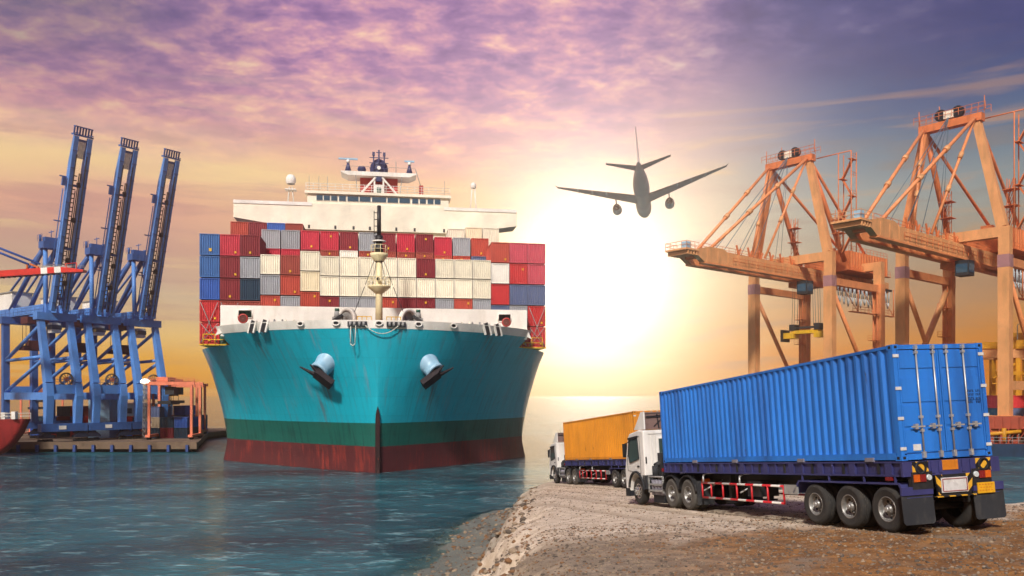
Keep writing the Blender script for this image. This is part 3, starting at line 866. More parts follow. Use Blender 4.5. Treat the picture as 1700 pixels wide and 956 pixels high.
for s in (-1, 1):
    for k in (13.6, 15.2):
        p_, tn, no = on_bulwark(s * k, 18.1, 0.0)
        q0, q1 = p_ + no * 0.1 + Vector((0, 0, .75)), p_ + no * 0.1 - Vector((0, 0, .75))
        ch = MB().beam(q0 - tn * .5, q1 - tn * .5 + tn * s * 0.5, 0.2, 0.25).beam(q0 + tn * .5, q1 + tn * .5 + tn * s * 0.5, 0.2, 0.25)
        ch = ch.build('chock', M['white'], ship)
        MB().beam(q0, q1 + tn * s * 0.5, 0.72, 0.08, up=no).build('chock_opening', M['dark_steel'], ch)
    p_, tn, no = on_bulwark(s * 16.8, 18.5, 0.0)
    MB().lathe([(0.62, 0), (0.62, .12), (0.45, .14)], p_ + Vector((0, 0.4, 0.75)), (0, -1, 0), 18).lathe([(0.46, 0.05), (0.02, 0.051)], p_ + Vector((0, 0.4, 0.75)), (0, -1, 0), 18, mi=1).build('pipe_opening', [M['funnel_red'], M['deck_red']], ship)
# mooring lines hanging over the bow
def sag(a, b_, dz, n=10):
    a = Vector(a); b_ = Vector(b_)
    return [a.lerp(b_, i / n) - Vector((0, 0, dz * 4 * (i / n) * (1 - i / n))) for i in range(n + 1)]
pa, _, na = on_bulwark(-1.4, 17.9, 0.0); pb, _, nb_ = on_bulwark(2.4, 17.9, 0.0)
MB().path(sag(pa + na * 0.4, pb + nb_ * 0.4, 0.95), 0.06).build('mooring_line', M['rope'], ship)
pa, tn, na = on_bulwark(-3.1, 17.9, 0.0)
MB().path([pa + na * .35, pa + na * .55 - Vector((0, 0, 2.2)), pa + tn * .3 + na * .6 - Vector((0, 0, 2.45)), pa + tn * .55 + na * .55 - Vector((0, 0, 2.2)), pa + tn * .6 + na * .35], 0.055).build('mooring_line', M['rope'], ship)

# deck machinery on the forecastle
def winch(x, y, sgn, label):
    t = thing('mooring_winch', label, 'winch', SHIP @ Matrix.Translation((x, y, 17.3)), 'winches on the forecastle')
    MB().bx(-2.6, 2.6, -0.9, 0.9, 0.02, 0.35).build('base', M['grey_steel'], t)
    for k, (x0, r_) in enumerate(((-2.0, 0.9), (-0.6, 0.9), (0.8, 0.75))):
        d_ = MB().lathe([(r_, 0), (r_, .12), (0.42, .14), (0.42, .95), (r_, .97), (r_, 1.09)], (x0 * sgn - 0.5, 0, 1.1), (1, 0, 0), 18)
        d_.build('drum', M['cream'] if k == 1 else M['grey_steel'], t)
    MB().prism([(1.7 * sgn, -0.7, .3), (2.8 * sgn, -0.7, .3), (2.6 * sgn, -0.7, 1.7), (1.9 * sgn, -0.7, 1.9)], (0, 1.4, 0)).build('gearbox', M['white'], t)
winch(-10.6, 7.4, 1, 'mooring winch with three drums left of the foremast')
winch(10.8, 7.4, -1, 'mooring winch with three drums right of the foremast')
for s in (-1, 1):
    t = thing('anchor_windlass', 'large anchor windlass wheel standing %s of the foremast' % ('left' if s < 0 else 'right'), 'windlass', SHIP @ Matrix.Translation((s * 3.9, 6.2, 17.3)), 'anchor windlasses')
    MB().lathe([(1.75, -.25), (1.75, .25), (1.35, .28), (1.35, -.28), (1.75, -.25)], (0, 0, 1.75), (1, s * -0.9, 0), 26).build('chain_wheel', M['white'], t)
    MB().lathe([(1.35, -.1), (0.3, -.14), (0.3, .2)], (0, 0, 1.75), (1, s * -0.9, 0), 20).build('wheel_disc', M['grey_steel'], t)
    MB().beam((s * 0.6, 0.3, 2.6), (s * 3.6, -0.6, 0.5), 0.35, 0.35).build('chain', M['dark_steel'], t)
    MB().bx(s * 0.7, s * 1.9, 0.2, 1.6, 0.02, 2.3).tube((s * 1.3, .9, 2.3), (s * 1.3, .9, 3.1), .45, .3, 10).build('motor', M['grey_steel'], t)
    MB().tube((s * 1.3, .9, 3.12), (s * 1.3, .9, 3.45), .3, n=8).build('motor_cap', M['green_dark'], t)

# foremast
fm = thing('foremast', 'cream foremast with two round platforms and black top pole', 'mast', SHIP @ Matrix.Translation((0.15, 4.5, 17.3)))
MB().tube((0, 0, 0), (0, 0, 10.2), 0.48, 0.38, 16).build('mast_post', M['cream_mast'], fm)
MB().lathe([(0.42, 5.1), (1.4, 5.9), (1.45, 6.12), (0.42, 6.13)], (0, 0, 0), n=20).build('platform', M['cream_mast'], fm)
MB().lathe([(0.56, 9.2), (1.1, 9.9), (1.14, 10.22), (0.4, 10.23)], (0, 0, 0), n=20).build('platform', M['cream_mast'], fm)
mb = MB().tube((0, 0, 10.2), (0, 0, 11.6), 0.62, 0.35, 12).tube((0, 0, 11.6), (0, 0, 12.5), .48, n=12).tube((0, 0, 12.5), (0, 0, 16.3), .27, .24, 10)
mb.tube((-0.62, 0, 10.6), (-0.62, 0, 15.6), .05, n=5)
for k in range(5): mb.tube((-0.62, 0, 12.0 + k * .85), (-0.2, 0, 12.0 + k * .85), .05, n=4)
mb.build('top_pole', M['black'], fm)
MB().lathe([(.8, 11.7), (.85, 11.85), (.3, 11.87)], n=14).build('light_bracket', M['white'], fm)
for rr, z0, cnt in ((1.38, 6.13, 12), (1.05, 10.23, 9)):
    mb = MB()
    for k in range(cnt):
        t = 2 * math.pi * k / cnt; t2 = 2 * math.pi * (k + 1) / cnt
        p0 = Vector((rr * math.cos(t), rr * math.sin(t), z0)); p1 = Vector((rr * math.cos(t2), rr * math.sin(t2), z0))
        mb.tube(p0, p0 + Vector((0, 0, 1)), .04, n=4); mb.tube(p0 + Vector((0, 0, 1)), p1 + Vector((0, 0, 1)), .04, n=4); mb.tube(p0 + Vector((0, 0, .5)), p1 + Vector((0, 0, .5)), .03, n=4)
    mb.build('platform_rail', M['cream_mast'], fm)
mb = MB()
for s in (-1, 1):
    for k in (0.5, 1.0): mb.tube((s * 0.6 * k, -.5, 9.3), (s * 1.7 * k, -.4, 6.2), .035, n=4)
    mb.tube((s * 1.8, 0, 6.0), (s * 4.2, 1.5, 0.2), .05, n=4)
mb.build('stay', M['dark_steel'], fm)
mb = MB()
for s in (-1, 1):
    for z in (0.02, 0.8, 1.5, 2.1): mb.bx(s * 0.9, s * 2.7, -0.8, -0.7, z, z + .1)
    for k in range(4): mb.bx(s * (0.9 + k * .58), s * (1.0 + k * .58), -0.8, -0.7, 0.02, 2.2)
mb.build('base_rail', M['yellow'], fm)['label'] = 'pale yellow railing at the mast foot'
MB().tube((-.1, -.6, 6.9), (-.1, -.95, 6.9), .22, n=10).build('mast_lamp', M['black'], fm)

# lashing bridges carrying the rear bays (dark steel behind the stacks)
MB().bx(-20.0, 20.0, 19.2, 25.4, 16.2, 27.6).build('lashing_bridge', M['dark_steel'], ship)
MB().bx(-20.5, 20.5, 26.4, 38.4, 16.2, 32.95).build('lashing_bridge', M['dark_steel'], ship)
MB().bx(-15.4, 15.4, 12.6, 18.9, 16.2, 20.25).build('hatch_cover', M['deck_red'], ship)
for s in (-1, 1):
    MB().bx(s * 15.5, s * 23.4, 12.9, 19.0, 16.2, 16.38).build('container_stool', M['yellow'], ship)
    mb = MB()
    for k in range(4): mb.tube((s * (18.2 + k * 1.5), 12.0, 16.2), (s * (18.2 + k * 1.5), 12.0, 17.6), .06, n=5)
    for z in (16.9, 17.6): mb.tube((s * 18.2, 12.0, z), (s * 22.7, 12.0, z), .07, n=5)
    mb.build('side_rail', M['yellow'], ship)

# lashing rods on the lowest outer boxes
for s in (-1, 1):
    for ci in (0, 1):
        xc = s * (8.5 - ci) * PITCH_ ; 
        for a_, b2 in (((-1.1, 16.5), (1.1, 21.9)), ((1.1, 16.5), (-1.1, 21.9)), ((-1.1, 16.5), (1.1, 19.1)), ((1.1, 16.5), (-1.1, 19.1))):
            MB().tube((xc + a_[0], 12.8, a_[1]), (xc + b2[0], 12.8, b2[1]), .045, n=5).build('lashing_rod', M['grey_steel'], ship)
# ---- superstructure
HY = 40.0
mb = MB()
mb.bx(-13.5, 13.5, HY, HY + 10, 16.2, 38.9)
mb.build('deckhouse', M['cream'], ship)
mb = MB()
mb.prism([(-23.6, HY - .5, 41.6), (-23.6, HY - .5, 38.9), (-13.0, HY - .5, 37.3), (13.0, HY - .5, 37.3), (23.6, HY - .5, 38.9), (23.6, HY - .5, 41.6)], (0, 4.5, 0))
mb.build('bridge_wing', M['cream'], ship)
mb = MB()
for s in (-1, 1):
    mb.bx(s * 11.0, s * 23.6, HY - .62, HY - .52, 41.2, 41.75)
mb.split('wing_coaming', M['white'], ship)
wh = MB().bx(-11.8, 11.8, HY - 0.2, HY + 8, 41.6, 43.3).bx(-12.2, 12.2, HY - 0.6, HY + 8.4, 43.3, 43.75).build('wheelhouse', M['cream'], ship)
wx = [(-10.3, -9.3), (-9.1, -8.1), (-7.9, -6.9), (-6.6, -5.5), (-5.2, -3.4), (-3.2, -1.4), (-1.15, 1.2), (1.45, 3.2), (3.45, 5.2), (5.6, 6.6), (6.9, 7.9), (8.2, 9.2), (9.4, 10.4)]
for a, b_ in wx:
    w_o = MB().bx(a - .06, b_ + .06, HY - .28, HY - .2, 42.18, 43.16).build('window', M['white'], wh)
    MB().bx(a, b_, HY - .33, HY - .282, 42.25, 43.1).build('pane', M['glass_blue'], w_o)
for x in (-11.5, -7.2, -1.5, 2.9, 6.0, 11.0, -4.2):
    MB().bx(x - .16, x + .16, HY - .56, HY - .505, 37.45, 38.0).build('porthole', M['dark_steel'], ship)
mb = MB()
for z in (44.1, 44.55, 45.0):
    mb.tube((-12.0, HY - .4, z), (12.0, HY - .4, z), .045, n=5)
for k in range(21): mb.tube((-12.0 + k * 1.2, HY - .4, 43.75), (-12.0 + k * 1.2, HY - .4, 45.0), .045, n=5)
mb.build('roof_rail', M['white'], ship)
MB().bx(-3.2, 3.2, HY + 2.5, HY + 7, 43.75, 47.0).build('funnel', M['funnel_red'], ship)
mb = MB()
for s in (-1, 1): mb.beam((s * 3.3, HY + 1.4, 43.75), (s * 0.5, HY + 1.4, 46.9), .42, .3)
mb.bx(-0.9, -0.62, HY + 1.3, HY + 1.8, 43.75, 47); mb.bx(0.62, 0.9, HY + 1.3, HY + 1.8, 43.75, 47); mb.bx(-.62, .62, HY + 1.3, HY + 1.7, 43.75, 45.6)
mb.build('mast_leg', M['white'], ship)
MB().bx(-.35, .35, HY + 1.18, HY + 1.3, 44.0, 45.1).build('emblem_plate', M['green_dark'], ship)
MB().bx(-.45, .45, HY + 1.1, HY + 1.9, 46.2, 46.95).build('mast_lamp', M['navy'], ship)
mb = MB().prism([(-6.4, HY + 1, 47.55), (-5.2, HY + 1, 47.0), (5.2, HY + 1, 47.0), (6.4, HY + 1, 47.55), (6.4, HY + 1, 47.7), (-6.4, HY + 1, 47.7)], (0, 4, 0))
mb.build('radar_platform', M['white'], ship)
MB().lathe([(1.5, 0), (1.55, .9), (1.45, 1.7), (1.0, 2.4), (.4, 2.75), (0.01, 2.8)], (0, HY + 3.2, 47.7), n=20).build('radar_dome', M['navy'], ship)
mb = MB()
for s in (-1, 1):
    mb.tube((s * .9, HY + 1.6, 47.7), (s * .9, HY + 1.6, 51.0), .12, n=6); mb.bx(s * .9 - .22, s * .9 + .22, HY + 1.4, HY + 1.8, 50.6, 51.2)
mb.tube((0, HY + 1.6, 47.7), (0, HY + 1.6, 51.6), .13, n=6)
for z in (48.4, 49.3, 50.2): mb.bx(-1.6, 1.6, HY + 1.5, HY + 1.6, z, z + .12)
mb.bx(-.45, .45, HY + 1.5, HY + 1.6, 51.1, 51.22)
mb.build('signal_mast', M['navy'], ship)
MB().tube((0, HY + 1.4, 48.5), (0, HY + 1.25, 48.5), .32, n=14).build('signal_lamp', M['white'], ship)
MB().lathe([(0.02, 0), (.55, .1), (.75, .5), (.6, .95), (0.02, 1.1)], (-2.9, HY + 2, 47.72), n=14).build('radar_dome', M['navy'], ship)
for x, wdt in ((-5.2, 1.6), (5.2, .85)):
    rd = MB().tube((x, HY + 2, 47.7), (x, HY + 2, 49.3), .62, .18, 10).build('radar', M['navy'], ship)
    MB().tube((x, HY + 2, 49.3), (x, HY + 2, 49.8), .3, n=10).build('radar_motor', M['white'], rd)
    MB().bx(x - wdt, x + wdt, HY + 1.85, HY + 2.15, 49.85, 50.12).build('radar_scanner', M['bolster'], rd)
mb = MB()
mb.tube((2.9, HY + 2, 47.7), (2.9, HY + 2, 49.9), .06, n=5)
for s in (-1, 1): mb.tube((s * 3.6, HY + 1, 44), (s * 3.9, HY + 1, 47), .06, n=4); mb.tube((s * 6.2, HY + 1, 48.5), (s * 1.6, HY + 1, 48.55), .03, n=4)
mb.tube((6.2, HY + 1, 48.4), (7.2, HY + 1, 45.2), .06, n=4)
for x in (-10.0, -11.6, 11.2, -8.6): mb.tube((x, HY + 1, 43.75), (x, HY + 1, 46.6), .035, n=4)
mb.build('antenna', M['grey_steel'], ship)
MB().bx(6.8, 7.5, HY + .3, HY + .9, 43.8, 45.5).build('flag_locker', M['funnel_red'], ship)
for x, big in ((-14.7, 1), (16.3, .6)):
    mb = MB()
    for a in (-.45, .45):
        for b_ in (-.45, .45): mb.tube((x + a * 1.2, HY + 2 + b_ * 1.2, 41.6), (x + a * .5, HY + 2 + b_ * .5, 44.8 if big == 1 else 45.8), .07, n=5)
    if big == 1: mb.bx(x - .9, x + .9, HY + 1.2, HY + 2.8, 44.2, 44.35)
    sp = mb.build('dome_stand', M['white'], ship)
    r_ = .85 * (1 if big == 1 else .62); z0 = 44.4 if big == 1 else 45.8
    MB().lathe([(r_ * .8, 0), (r_, .5 * r_), (r_ * .95, 1.2 * r_), (r_ * .6, 1.75 * r_), (.01, 1.95 * r_)], (x, HY + 2, z0 + (.9 if big == 1 else 0)), n=16).build('satellite_dome', M['white'], sp)

# ------------------------------------------------------------------ containers
CC = {'blue': '#2d68a8', 'crimson': '#c2203c', 'maroon': '#8c2530', 'grey': '#a5a8ae', 'navy': '#163a52', 'cream': '#f3ecd6', 'orange red': '#c04a38',
      'brown': '#a04436', 'red': '#c8262c', 'green': '#1f6b58', 'white': '#f0ece2', 'rusty cream': '#efe2c2', 'slate blue': '#5d6c92', 'bright blue': '#2f62b8', 'pink red': '#c8465a',
      'bright green': '#14a05c', 'dark red': '#7a1f2c', 'beige': '#b9a98f'}
for k, v in CC.items():
    M['box_' + k] = paint('box_' + k.replace(' ', '_'), v, 0.5, 0.32, 0.35, 5.0, rust=0.30 if k == 'rusty cream' else 0.07, rustcol='#8a5a34', spread=0.08)
M['decal'] = paint('decal', '#e6b422', 0.5, 0.15, 2.0)
def corrug(x0, x1, n, d_):
    """trapezoid profile: list of (x, offset)"""
    out = []; p_ = (x1 - x0) / n
    for i in range(n):
        a = x0 + i * p_
        out += [(a, 0), (a + p_ * .30, 0), (a + p_ * .5, d_), (a + p_ * .8, d_)]
    out.append((x1, 0))
    return out
_cm = {}
def container_mesh(w, h, L_, n_end=8, n_side=22):
    key = (round(w, 2), round(h, 2), round(L_, 2))
    if key in _cm: return _cm[key]
    mb = MB(); f_ = 0.12
    hw = w / 2
    # posts, rails
    for s in (-1, 1):
        for y in (0, L_ - f_): mb.bx(s * (hw - f_), s * hw, y, y + f_, 0, h)
        for z in (0, h - f_): mb.bx(s * (hw - f_), s * hw, f_, L_ - f_, z, z + f_)
    for y in (0, L_ - f_):
        for z in (0, h - f_ * .8): mb.bx(-hw + f_, hw - f_, y, y + f_, z, z + f_ * .8)
    pr = corrug(-hw + f_, hw - f_, n_end, 0.11)
    for y, sg in ((0.03, 1), (L_ - .03, -1)):
        mb.grid([[(x, y + sg * o_, f_ * .8) for x, o_ in pr], [(x, y + sg * o_, h - f_ * .8) for x, o_ in pr]], sm=False)
    ps = corrug(f_, L_ - f_, n_side, 0.06)
    for s in (-1, 1):
        mb.grid([[(s * (hw - .03 - o_), y, f_) for y, o_ in ps], [(s * (hw - .03 - o_), y, h - f_) for y, o_ in ps]], sm=False)
    mb.add([(-hw + f_, f_, h - .03), (hw - f_, f_, h - .03), (hw - f_, L_ - f_, h - .03), (-hw + f_, L_ - f_, h - .03)], [(0, 1, 2, 3)])
    mb.add([(-hw + f_, f_, .03), (hw - f_, f_, .03), (hw - f_, L_ - f_, .03), (-hw + f_, L_ - f_, .03)], [(3, 2, 1, 0)])
    me_ = mb.mesh('container', M['box_grey'])
    _cm[key] = me_
    return me_
def put_box(x, y, z, w, h, L_, colour, label, group, base=None, decal=None):
    me_ = container_mesh(w, h, L_)
    o_ = bpy.data.objects.new('shipping_container', me_)
    COL.objects.link(o_)
    o_.material_slots[0].link = 'OBJECT'; o_.material_slots[0].material = M['box_' + colour]
    o_.matrix_world = (base if base is not None else SHIP) @ Matrix.Translation((x, y, z))
    tag(o_, label, 'container', group)
    if decal:
        for (dx_, dz_, s_) in decal:
            q = MB().bx(dx_ - s_ * .5, dx_ + s_ * .5, -0.015, 0.012, dz_, dz_ + s_ * 1.1).build('decal', M['decal'], o_)
    return o_
PITCH = 2.60
BOXW = 2.52
y_f, y_b, y_c = 13.0, 19.7, 27.0
FRONT = {   # column: (top z, tier pitch, colours from the top)
 0: (31.15, 2.95, ['blue', 'blue', 'bright blue', 'red', 'red']),
 1: (31.15, 2.95, ['crimson', 'maroon', 'maroon', 'brown', 'green']),
 2: (31.15, 2.95, ['maroon', 'grey', 'navy', 'brown', 'green']),
 3: (28.6, 2.76, ['cream', 'grey', 'orange red']), 4: (28.6, 2.76, ['brown', 'orange red', 'grey']),
 5: (29.2, 2.76, ['cream', 'rusty cream', 'orange red']), 6: (28.6, 2.76, ['cream', 'cream', 'maroon']),
 7: (28.6, 2.76, ['cream', 'cream', 'grey']), 8: (28.6, 2.76, ['cream', 'cream', 'grey']),
 9: (28.6, 2.76, ['cream', 'cream', 'orange red']), 10: (28.6, 2.76, ['cream', 'cream', 'maroon']),
 11: (28.6, 2.76, ['maroon', 'cream', 'maroon']), 12: (28.6, 2.76, ['cream', 'cream', 'grey']),
 13: (28.6, 2.76, ['cream', 'cream', 'orange red']), 14: (28.6, 2.76, ['cream', 'cream', 'grey']),
 15: (31.15, 2.95, ['orange red', 'white', 'red', 'slate blue', 'red']),
 16: (31.15, 2.95, ['pink red', 'red', 'slate blue', 'grey', 'red']),
 17: (31.15, 2.95, ['pink red', 'pink red', 'slate blue', 'red', 'red'])}
for ci, (zt, pt, cols) in FRONT.items():
    for k, cn in enumerate(cols):
        z = zt - pt * (k + 1)
        lab = '%s container in the front bay, %s column from the left, %s from the top' % (cn, ordn(ci + 1), ordn(k + 1))
        dec = None
        r_ = random.random()
        if cn in ('crimson', 'maroon', 'orange red', 'red', 'brown') and r_ < .75: dec = [(random.choice([0, .6, .7]), random.choice([.3, 1.9]), .26)]
        if cn == 'blue' and k == 0: dec = [(0.1, .5, .36)]
        put_box((ci - 8.5) * PITCH, y_f + random.uniform(-.05, .05), z + 0.012, BOXW, pt - .15, 6.06, cn, lab, 'containers in the front bay of the ship', decal=dec)
BACK = ['grey', 'grey', 'crimson', 'crimson', 'maroon', 'grey', 'maroon', 'crimson', 'maroon', 'crimson', 'grey', 'orange red']
BACK2 = ['crimson', 'crimson', 'maroon', 'brown', 'white', 'brown', 'brown', 'brown', 'brown', 'orange red', 'orange red', 'slate blue']
for i, (a, b_) in enumerate(zip(BACK, BACK2)):
    x = (i - 5.55) * 2.72
    dz_ = -0.35 if i >= 9 else 0
    put_box(x, y_b, 30.48 + dz_, 2.56, 2.66, 6.06, a, '%s container in the upper middle bay, %s from the left' % (a, ordn(i + 1)), 'containers in the middle bay of the ship', decal=[(0.2, random.choice([.3, 1.8]), .25)] if a != 'grey' else None)
    put_box(x, y_b, 27.62 + dz_, 2.56, 2.82, 6.06, b_, '%s container showing as a strip under the middle bay, %s from the left' % (b_, ordn(i + 1)), 'containers in the middle bay of the ship', decal=[(0.0, 2.2, .22)] if b_ in ('brown', 'orange red') else None)
for i, cn in enumerate(['orange red', 'maroon', 'bright blue', 'brown']):
    put_box(-20.6 + i * 2.66, y_c, 33.0, 2.58, 2.6, 12.0, cn, '%s container in the highest rear row, %s from the left' % (cn, ordn(i + 1)), 'containers in the rear bay of the ship')
for i, cn in enumerate(['cream', 'rusty cream', 'cream']):
    put_box(12.0 + i * 2.7, y_c, 33.0 + (.0 if i else -.02), 2.58, 2.6 + (.28 if i else 0), 12.0, cn, '%s container right of the deckhouse in the highest rear row, %s of three' % (cn, ordn(i + 1)), 'containers in the rear bay of the ship')

# ================================================================== BLUE QUAY CRANES (west)
M['crane_blue'] = paint('crane_blue', '#5690da', 0.45, 0.4, 0.4, 4.0, rust=0.05, rustcol='#4b556a', dirtcol='#456da6')
M['crane_blue_dark'] = paint('crane_blue_dark', '#3863a4', 0.5, 0.45, 0.5, 3.0, dirtcol='#2c456f')
M['bogie'] = paint('bogie', '#1c2a44', 0.6, 0.5, 1.2, 1.0, rust=0.15, rustcol='#4a3030')
M['reel'] = paint('reel', '#5d564f', 0.6, 0.5, 1.5, 1.0)
M['trolley_red'] = paint('trolley_red', '#5a2a30', 0.6, 0.5, 1.0, 1.0)
M['orange_rust'] = paint('orange_rust', '#c4682c', 0.6, 0.5, 1.0, 1.0)
def railing(mb, a, b_, h=1.0, step=1.5, r=0.035):
    a = Vector(a); b_ = Vector(b_); L_ = (b_ - a).length; n = max(1, int(L_ / step))
    up = Vector((0, 0, 1))
    for i in range(n + 1):
        q = a.lerp(b_, i / n); mb.tube(q, q + up * h, r, n=4, cap=False)
    for k in (h * .5, h): mb.tube(a + up * k, b_ + up * k, r, n=4, cap=False)
    return mb

WB = Matrix.Rotation(math.atan2(-.6, .8), 4, 'Z')
A_O = Vector(((80 - 850) / F_PX * 140.5, 140.5, QL_Z))
VSTEP = Vector((.6, .8, 0))
LS, SPAN = 4.9, 17.0
def blue_crane():
    t = thing('ship_to_shore_crane', 'x', 'crane', Matrix.Translation(A_O) @ WB, 'blue quay cranes with raised booms')
    B, D = M['crane_blue'], M['crane_blue_dark']
    # wheels and sill beams
    for x in (0.0, -SPAN):
        MB().bx(x - .7, x + .7, -1.4, LS + 1.4, 1.85, 3.2).build('sill_beam', D, t)
        for y in (-.5, LS + .5):
            bg_ = MB()
            bg_.prism([(x - .5, y - 1.3, 1.0), (x - .5, y - .3, 1.83), (x - .5, y + .3, 1.83), (x - .5, y + 1.3, 1.0), (x - .5, y + 1.3, .75), (x - .5, y - 1.3, .75)], (1.0, 0, 0))
            bo = bg_.build('bogie', M['bogie'], t)
            for k in (-.9, -.3, .3, .9):
                MB().tube((x - .3, y + k, .3), (x + .3, y + k, .3), .29, n=12).build('wheel', M['dark_steel'], bo)
    # legs: plumb to the portal beam, then raked landward
    for y in (0, LS):
        MB().prism([(0 - .45, y - .6, 3.2), (0 + .45, y - .6, 3.2), (.95, y - .6, 8.0), (.55, y - .6, 10.2), (-.75, y - .6, 10.2), (-.6, y - .6, 8.0)], (0, 1.2, 0)).build('leg', B, t)
        MB().beam((-.1, y, 10.2), (-2.9, y, 21.2), 1.15, 1.3, up=(1, 0, 0), w2=.95, h2=1.0).build('leg', B, t)
        MB().beam((-SPAN, y, 3.2), (-SPAN, y, 21.2), 1.1, 1.0, up=(1, 0, 0)).build('leg', D, t)
        MB().bx(-SPAN + .55, -.75, y - .45, y + .45, 7.3, 8.6).build('portal_beam', B, t)
        # tubular braces
        MB().tube((-2.6, y, 20.4), (-SPAN + .4, y, 14.6), .32, n=10).build('brace', B, t)
        MB().tube((-1.5, y, 14.8), (-SPAN + .4, y, 14.4), .3, n=10).build('brace', B, t)
        MB().tube((-1.4, y, 14.4), (-SPAN + .5, y, 8.8), .32, n=10).build('brace', B, t)
    for x, z in ((-.1, 9.4), (-SPAN, 9.2)):
        MB().bx(x - .5, x + .5, .6, LS - .6, z - 1.0, z + .55).build('portal_beam', B, t)
    MB().bx(-3.7, -2.1, -.9, LS + .9, 21.2, 22.5).build('cross_beam', B, t)
    MB().bx(-SPAN - .7, -SPAN + .7, -.9, LS + .9, 21.2, 22.5).build('cross_beam', D, t)
    # trolley girders running landward
    for y in (1.0, LS - 1.0):
        MB().bx(-SPAN - 9, -2.2, y - .4, y + .4, 22.5, 24.0).build('girder', B, t)
    mb = MB()
    for y in (.2, LS - .2): railing(mb, (-SPAN - 9, y, 22.5), (-2.2, y, 22.5), 1.1, 1.6)
    mb.build('walkway_rail', D, t)
    # machinery house, cabin, trolley
    mh = MB().bx(-SPAN - 6, -SPAN + 1, .7, LS - .7, 24.0, 27.0).build('machinery_house', M['white'], t)
    MB().bx(-SPAN - 6.2, -SPAN + 1.2, .5, LS - .5, 27.0, 27.2).build('roof', M['grey_steel'], mh)
    cb = MB().bx(-8.6, -7.0, LS - 1.2, LS + .4, 19.4, 21.2).build('cabin', M['white'], t)
    MB().bx(-8.7, -6.9, LS - 1.3, LS + .5, 20.0, 20.8).build('pane', M['glass_blue'], cb)
    tr = MB().bx(-12.2, -9.4, .6, LS - .6, 21.0, 22.2).build('trolley', M['trolley_red'], t)
    sp = MB().bx(-12.0, -9.8, .2, LS - .2, 16.2, 17.0)
    for a in (-11.6, -10.2):
        for b_ in (.7, LS - .7): sp.tube((a, b_, 17.0), (a, b_, 21.0), .05, n=4)
    sp.box((-10.9, LS / 2, 17.5), (1.4, 2.6, 1.0)).build('spreader', M['trolley_red'], t)
    # A-frame
    ax_, az_ = -4.4, 34.6
    for y in (.9, LS - .9):
        MB().tube((-3.0, y, 22.5), (ax_, y + (LS / 2 - y) * .35, az_), .38, n=10).build('frame_post', B, t)
        MB().tube((ax_, y + (LS / 2 - y) * .35, az_), (-SPAN, y, 23.8), .42, n=10).build('back_stay', D, t)
        MB().tube((ax_ - .4, y + (LS / 2 - y) * .35, az_ - .3), (-SPAN - 7, y, 23.8), .2, n=8).build('back_stay', D, t)
        MB().tube((ax_ + .3, y + (LS / 2 - y) * .35, az_ - 5.5), (-SPAN * .55, y, 23.8), .24, n=8).build('frame_brace', D, t)
    hd = MB().bx(ax_ - .9, ax_ + 1.0, .7, LS - .7, az_ - .7, az_ + .5).bx(ax_ - .5, ax_ + .5, 1.2, LS - 1.2, az_ + .5, az_ + 1.3)
    hd.build('apex_beam', D, t)
    mb = MB()
    railing(mb, (ax_ - .9, .5, az_ + .5), (ax_ + 1.0, .5, az_ + .5), 1.1, .9); railing(mb, (ax_ - .9, LS - .5, az_ + .5), (ax_ + 1.0, LS - .5, az_ + .5), 1.1, .9)
    mb.tube((ax_, LS / 2, az_ + 1.3), (ax_, LS / 2, az_ + 2.6), .08, n=4); mb.bx(ax_ - .9, ax_ + .9, LS / 2 - .06, LS / 2 + .06, az_ + 2.3, az_ + 2.42)
    for yy in (.9, LS - .9): mb.tube((ax_ - .7, yy, az_ + .5), (ax_ - .7, yy, az_ + 1.7), .22, n=6)
    mb.build('apex_gear', D, t)
    for z in (26.0, 29.0, 32.0):
        mb = MB(); k = (z - 22.5) / (az_ - 22.5); xx = -3.0 + (ax_ + 3.0) * k
        mb.bx(xx - 2.4, xx - .3, LS - 1.3, LS - .3, z, z + .1); railing(mb, (xx - 2.4, LS - .3, z), (xx - .3, LS - .3, z), 1.0, .7)
        mb.tube((xx - 2.2, LS - .8, z), (xx - .6, LS - .8, z - 2.9), .12, n=4)
        mb.build('stair_landing', D, t)
    # raised boom: two box girders tied at the tip
    e = R(73.5); hx, hz = -1.6, 22.8; BL = 30.0
    bd = Vector((math.cos(e), 0, math.sin(e))); bn = Vector((-math.sin(e), 0, math.cos(e)))
    h0 = Vector((hx, 0, hz))
    yl, yr = LS / 2 - 1.12, LS / 2 + 1.12
    for y in (yl, yr):
        pts = [h0 + bn * .55, h0 - bn * .55, h0 + bd * BL - bn * .55, h0 + bd * BL - bn * .05, h0 + bd * (BL - 4.5) + bn * .55]
        bm_ = MB().prism([p_ + Vector((0, y - .38, 0)) for p_ in pts], (0, .76, 0)).build('boom_girder', B, t)
        rb = MB()
        for k in range(11): rb.beam(h0 + bd * (1.5 + k * 2.9) - bn * .59 + Vector((0, y - .41, 0)), h0 + bd * (1.5 + k * 2.9) - bn * .59 + Vector((0, y + .41, 0)), .08, .14, up=bd)
        rb.split('rib', D, bm_)
        MB().beam(h0 + bd * .5 - bn * .72 + Vector((0, y + (.25 if y < 2 else -.25), 0)), h0 + bd * (BL - 3) - bn * .72 + Vector((0, y + (.25 if y < 2 else -.25), 0)), .12, .2, up=bn).build('trolley_rail', M['dark_steel'], t)
    for k in (BL - .6, BL - 8.2, 11.0, 2.2):
        MB().beam(h0 + bd * k + Vector((0, yl + .38, 0)), h0 + bd * k + Vector((0, yr - .38, 0)), .8 if k > 30 else .4, .7 if k > 30 else .4, up=bn).build('boom_tie', D, t)
    mb = MB()
    for k in range(9):        # screen of bars at the tip
        yy = yl + .4 + k * (yr - yl - .8) / 8; mb.beam(h0 + bd * (BL - 3.6) + Vector((0, yy, 0)), h0 + bd * (BL - .6) + Vector((0, yy, 0)), .1, .1)
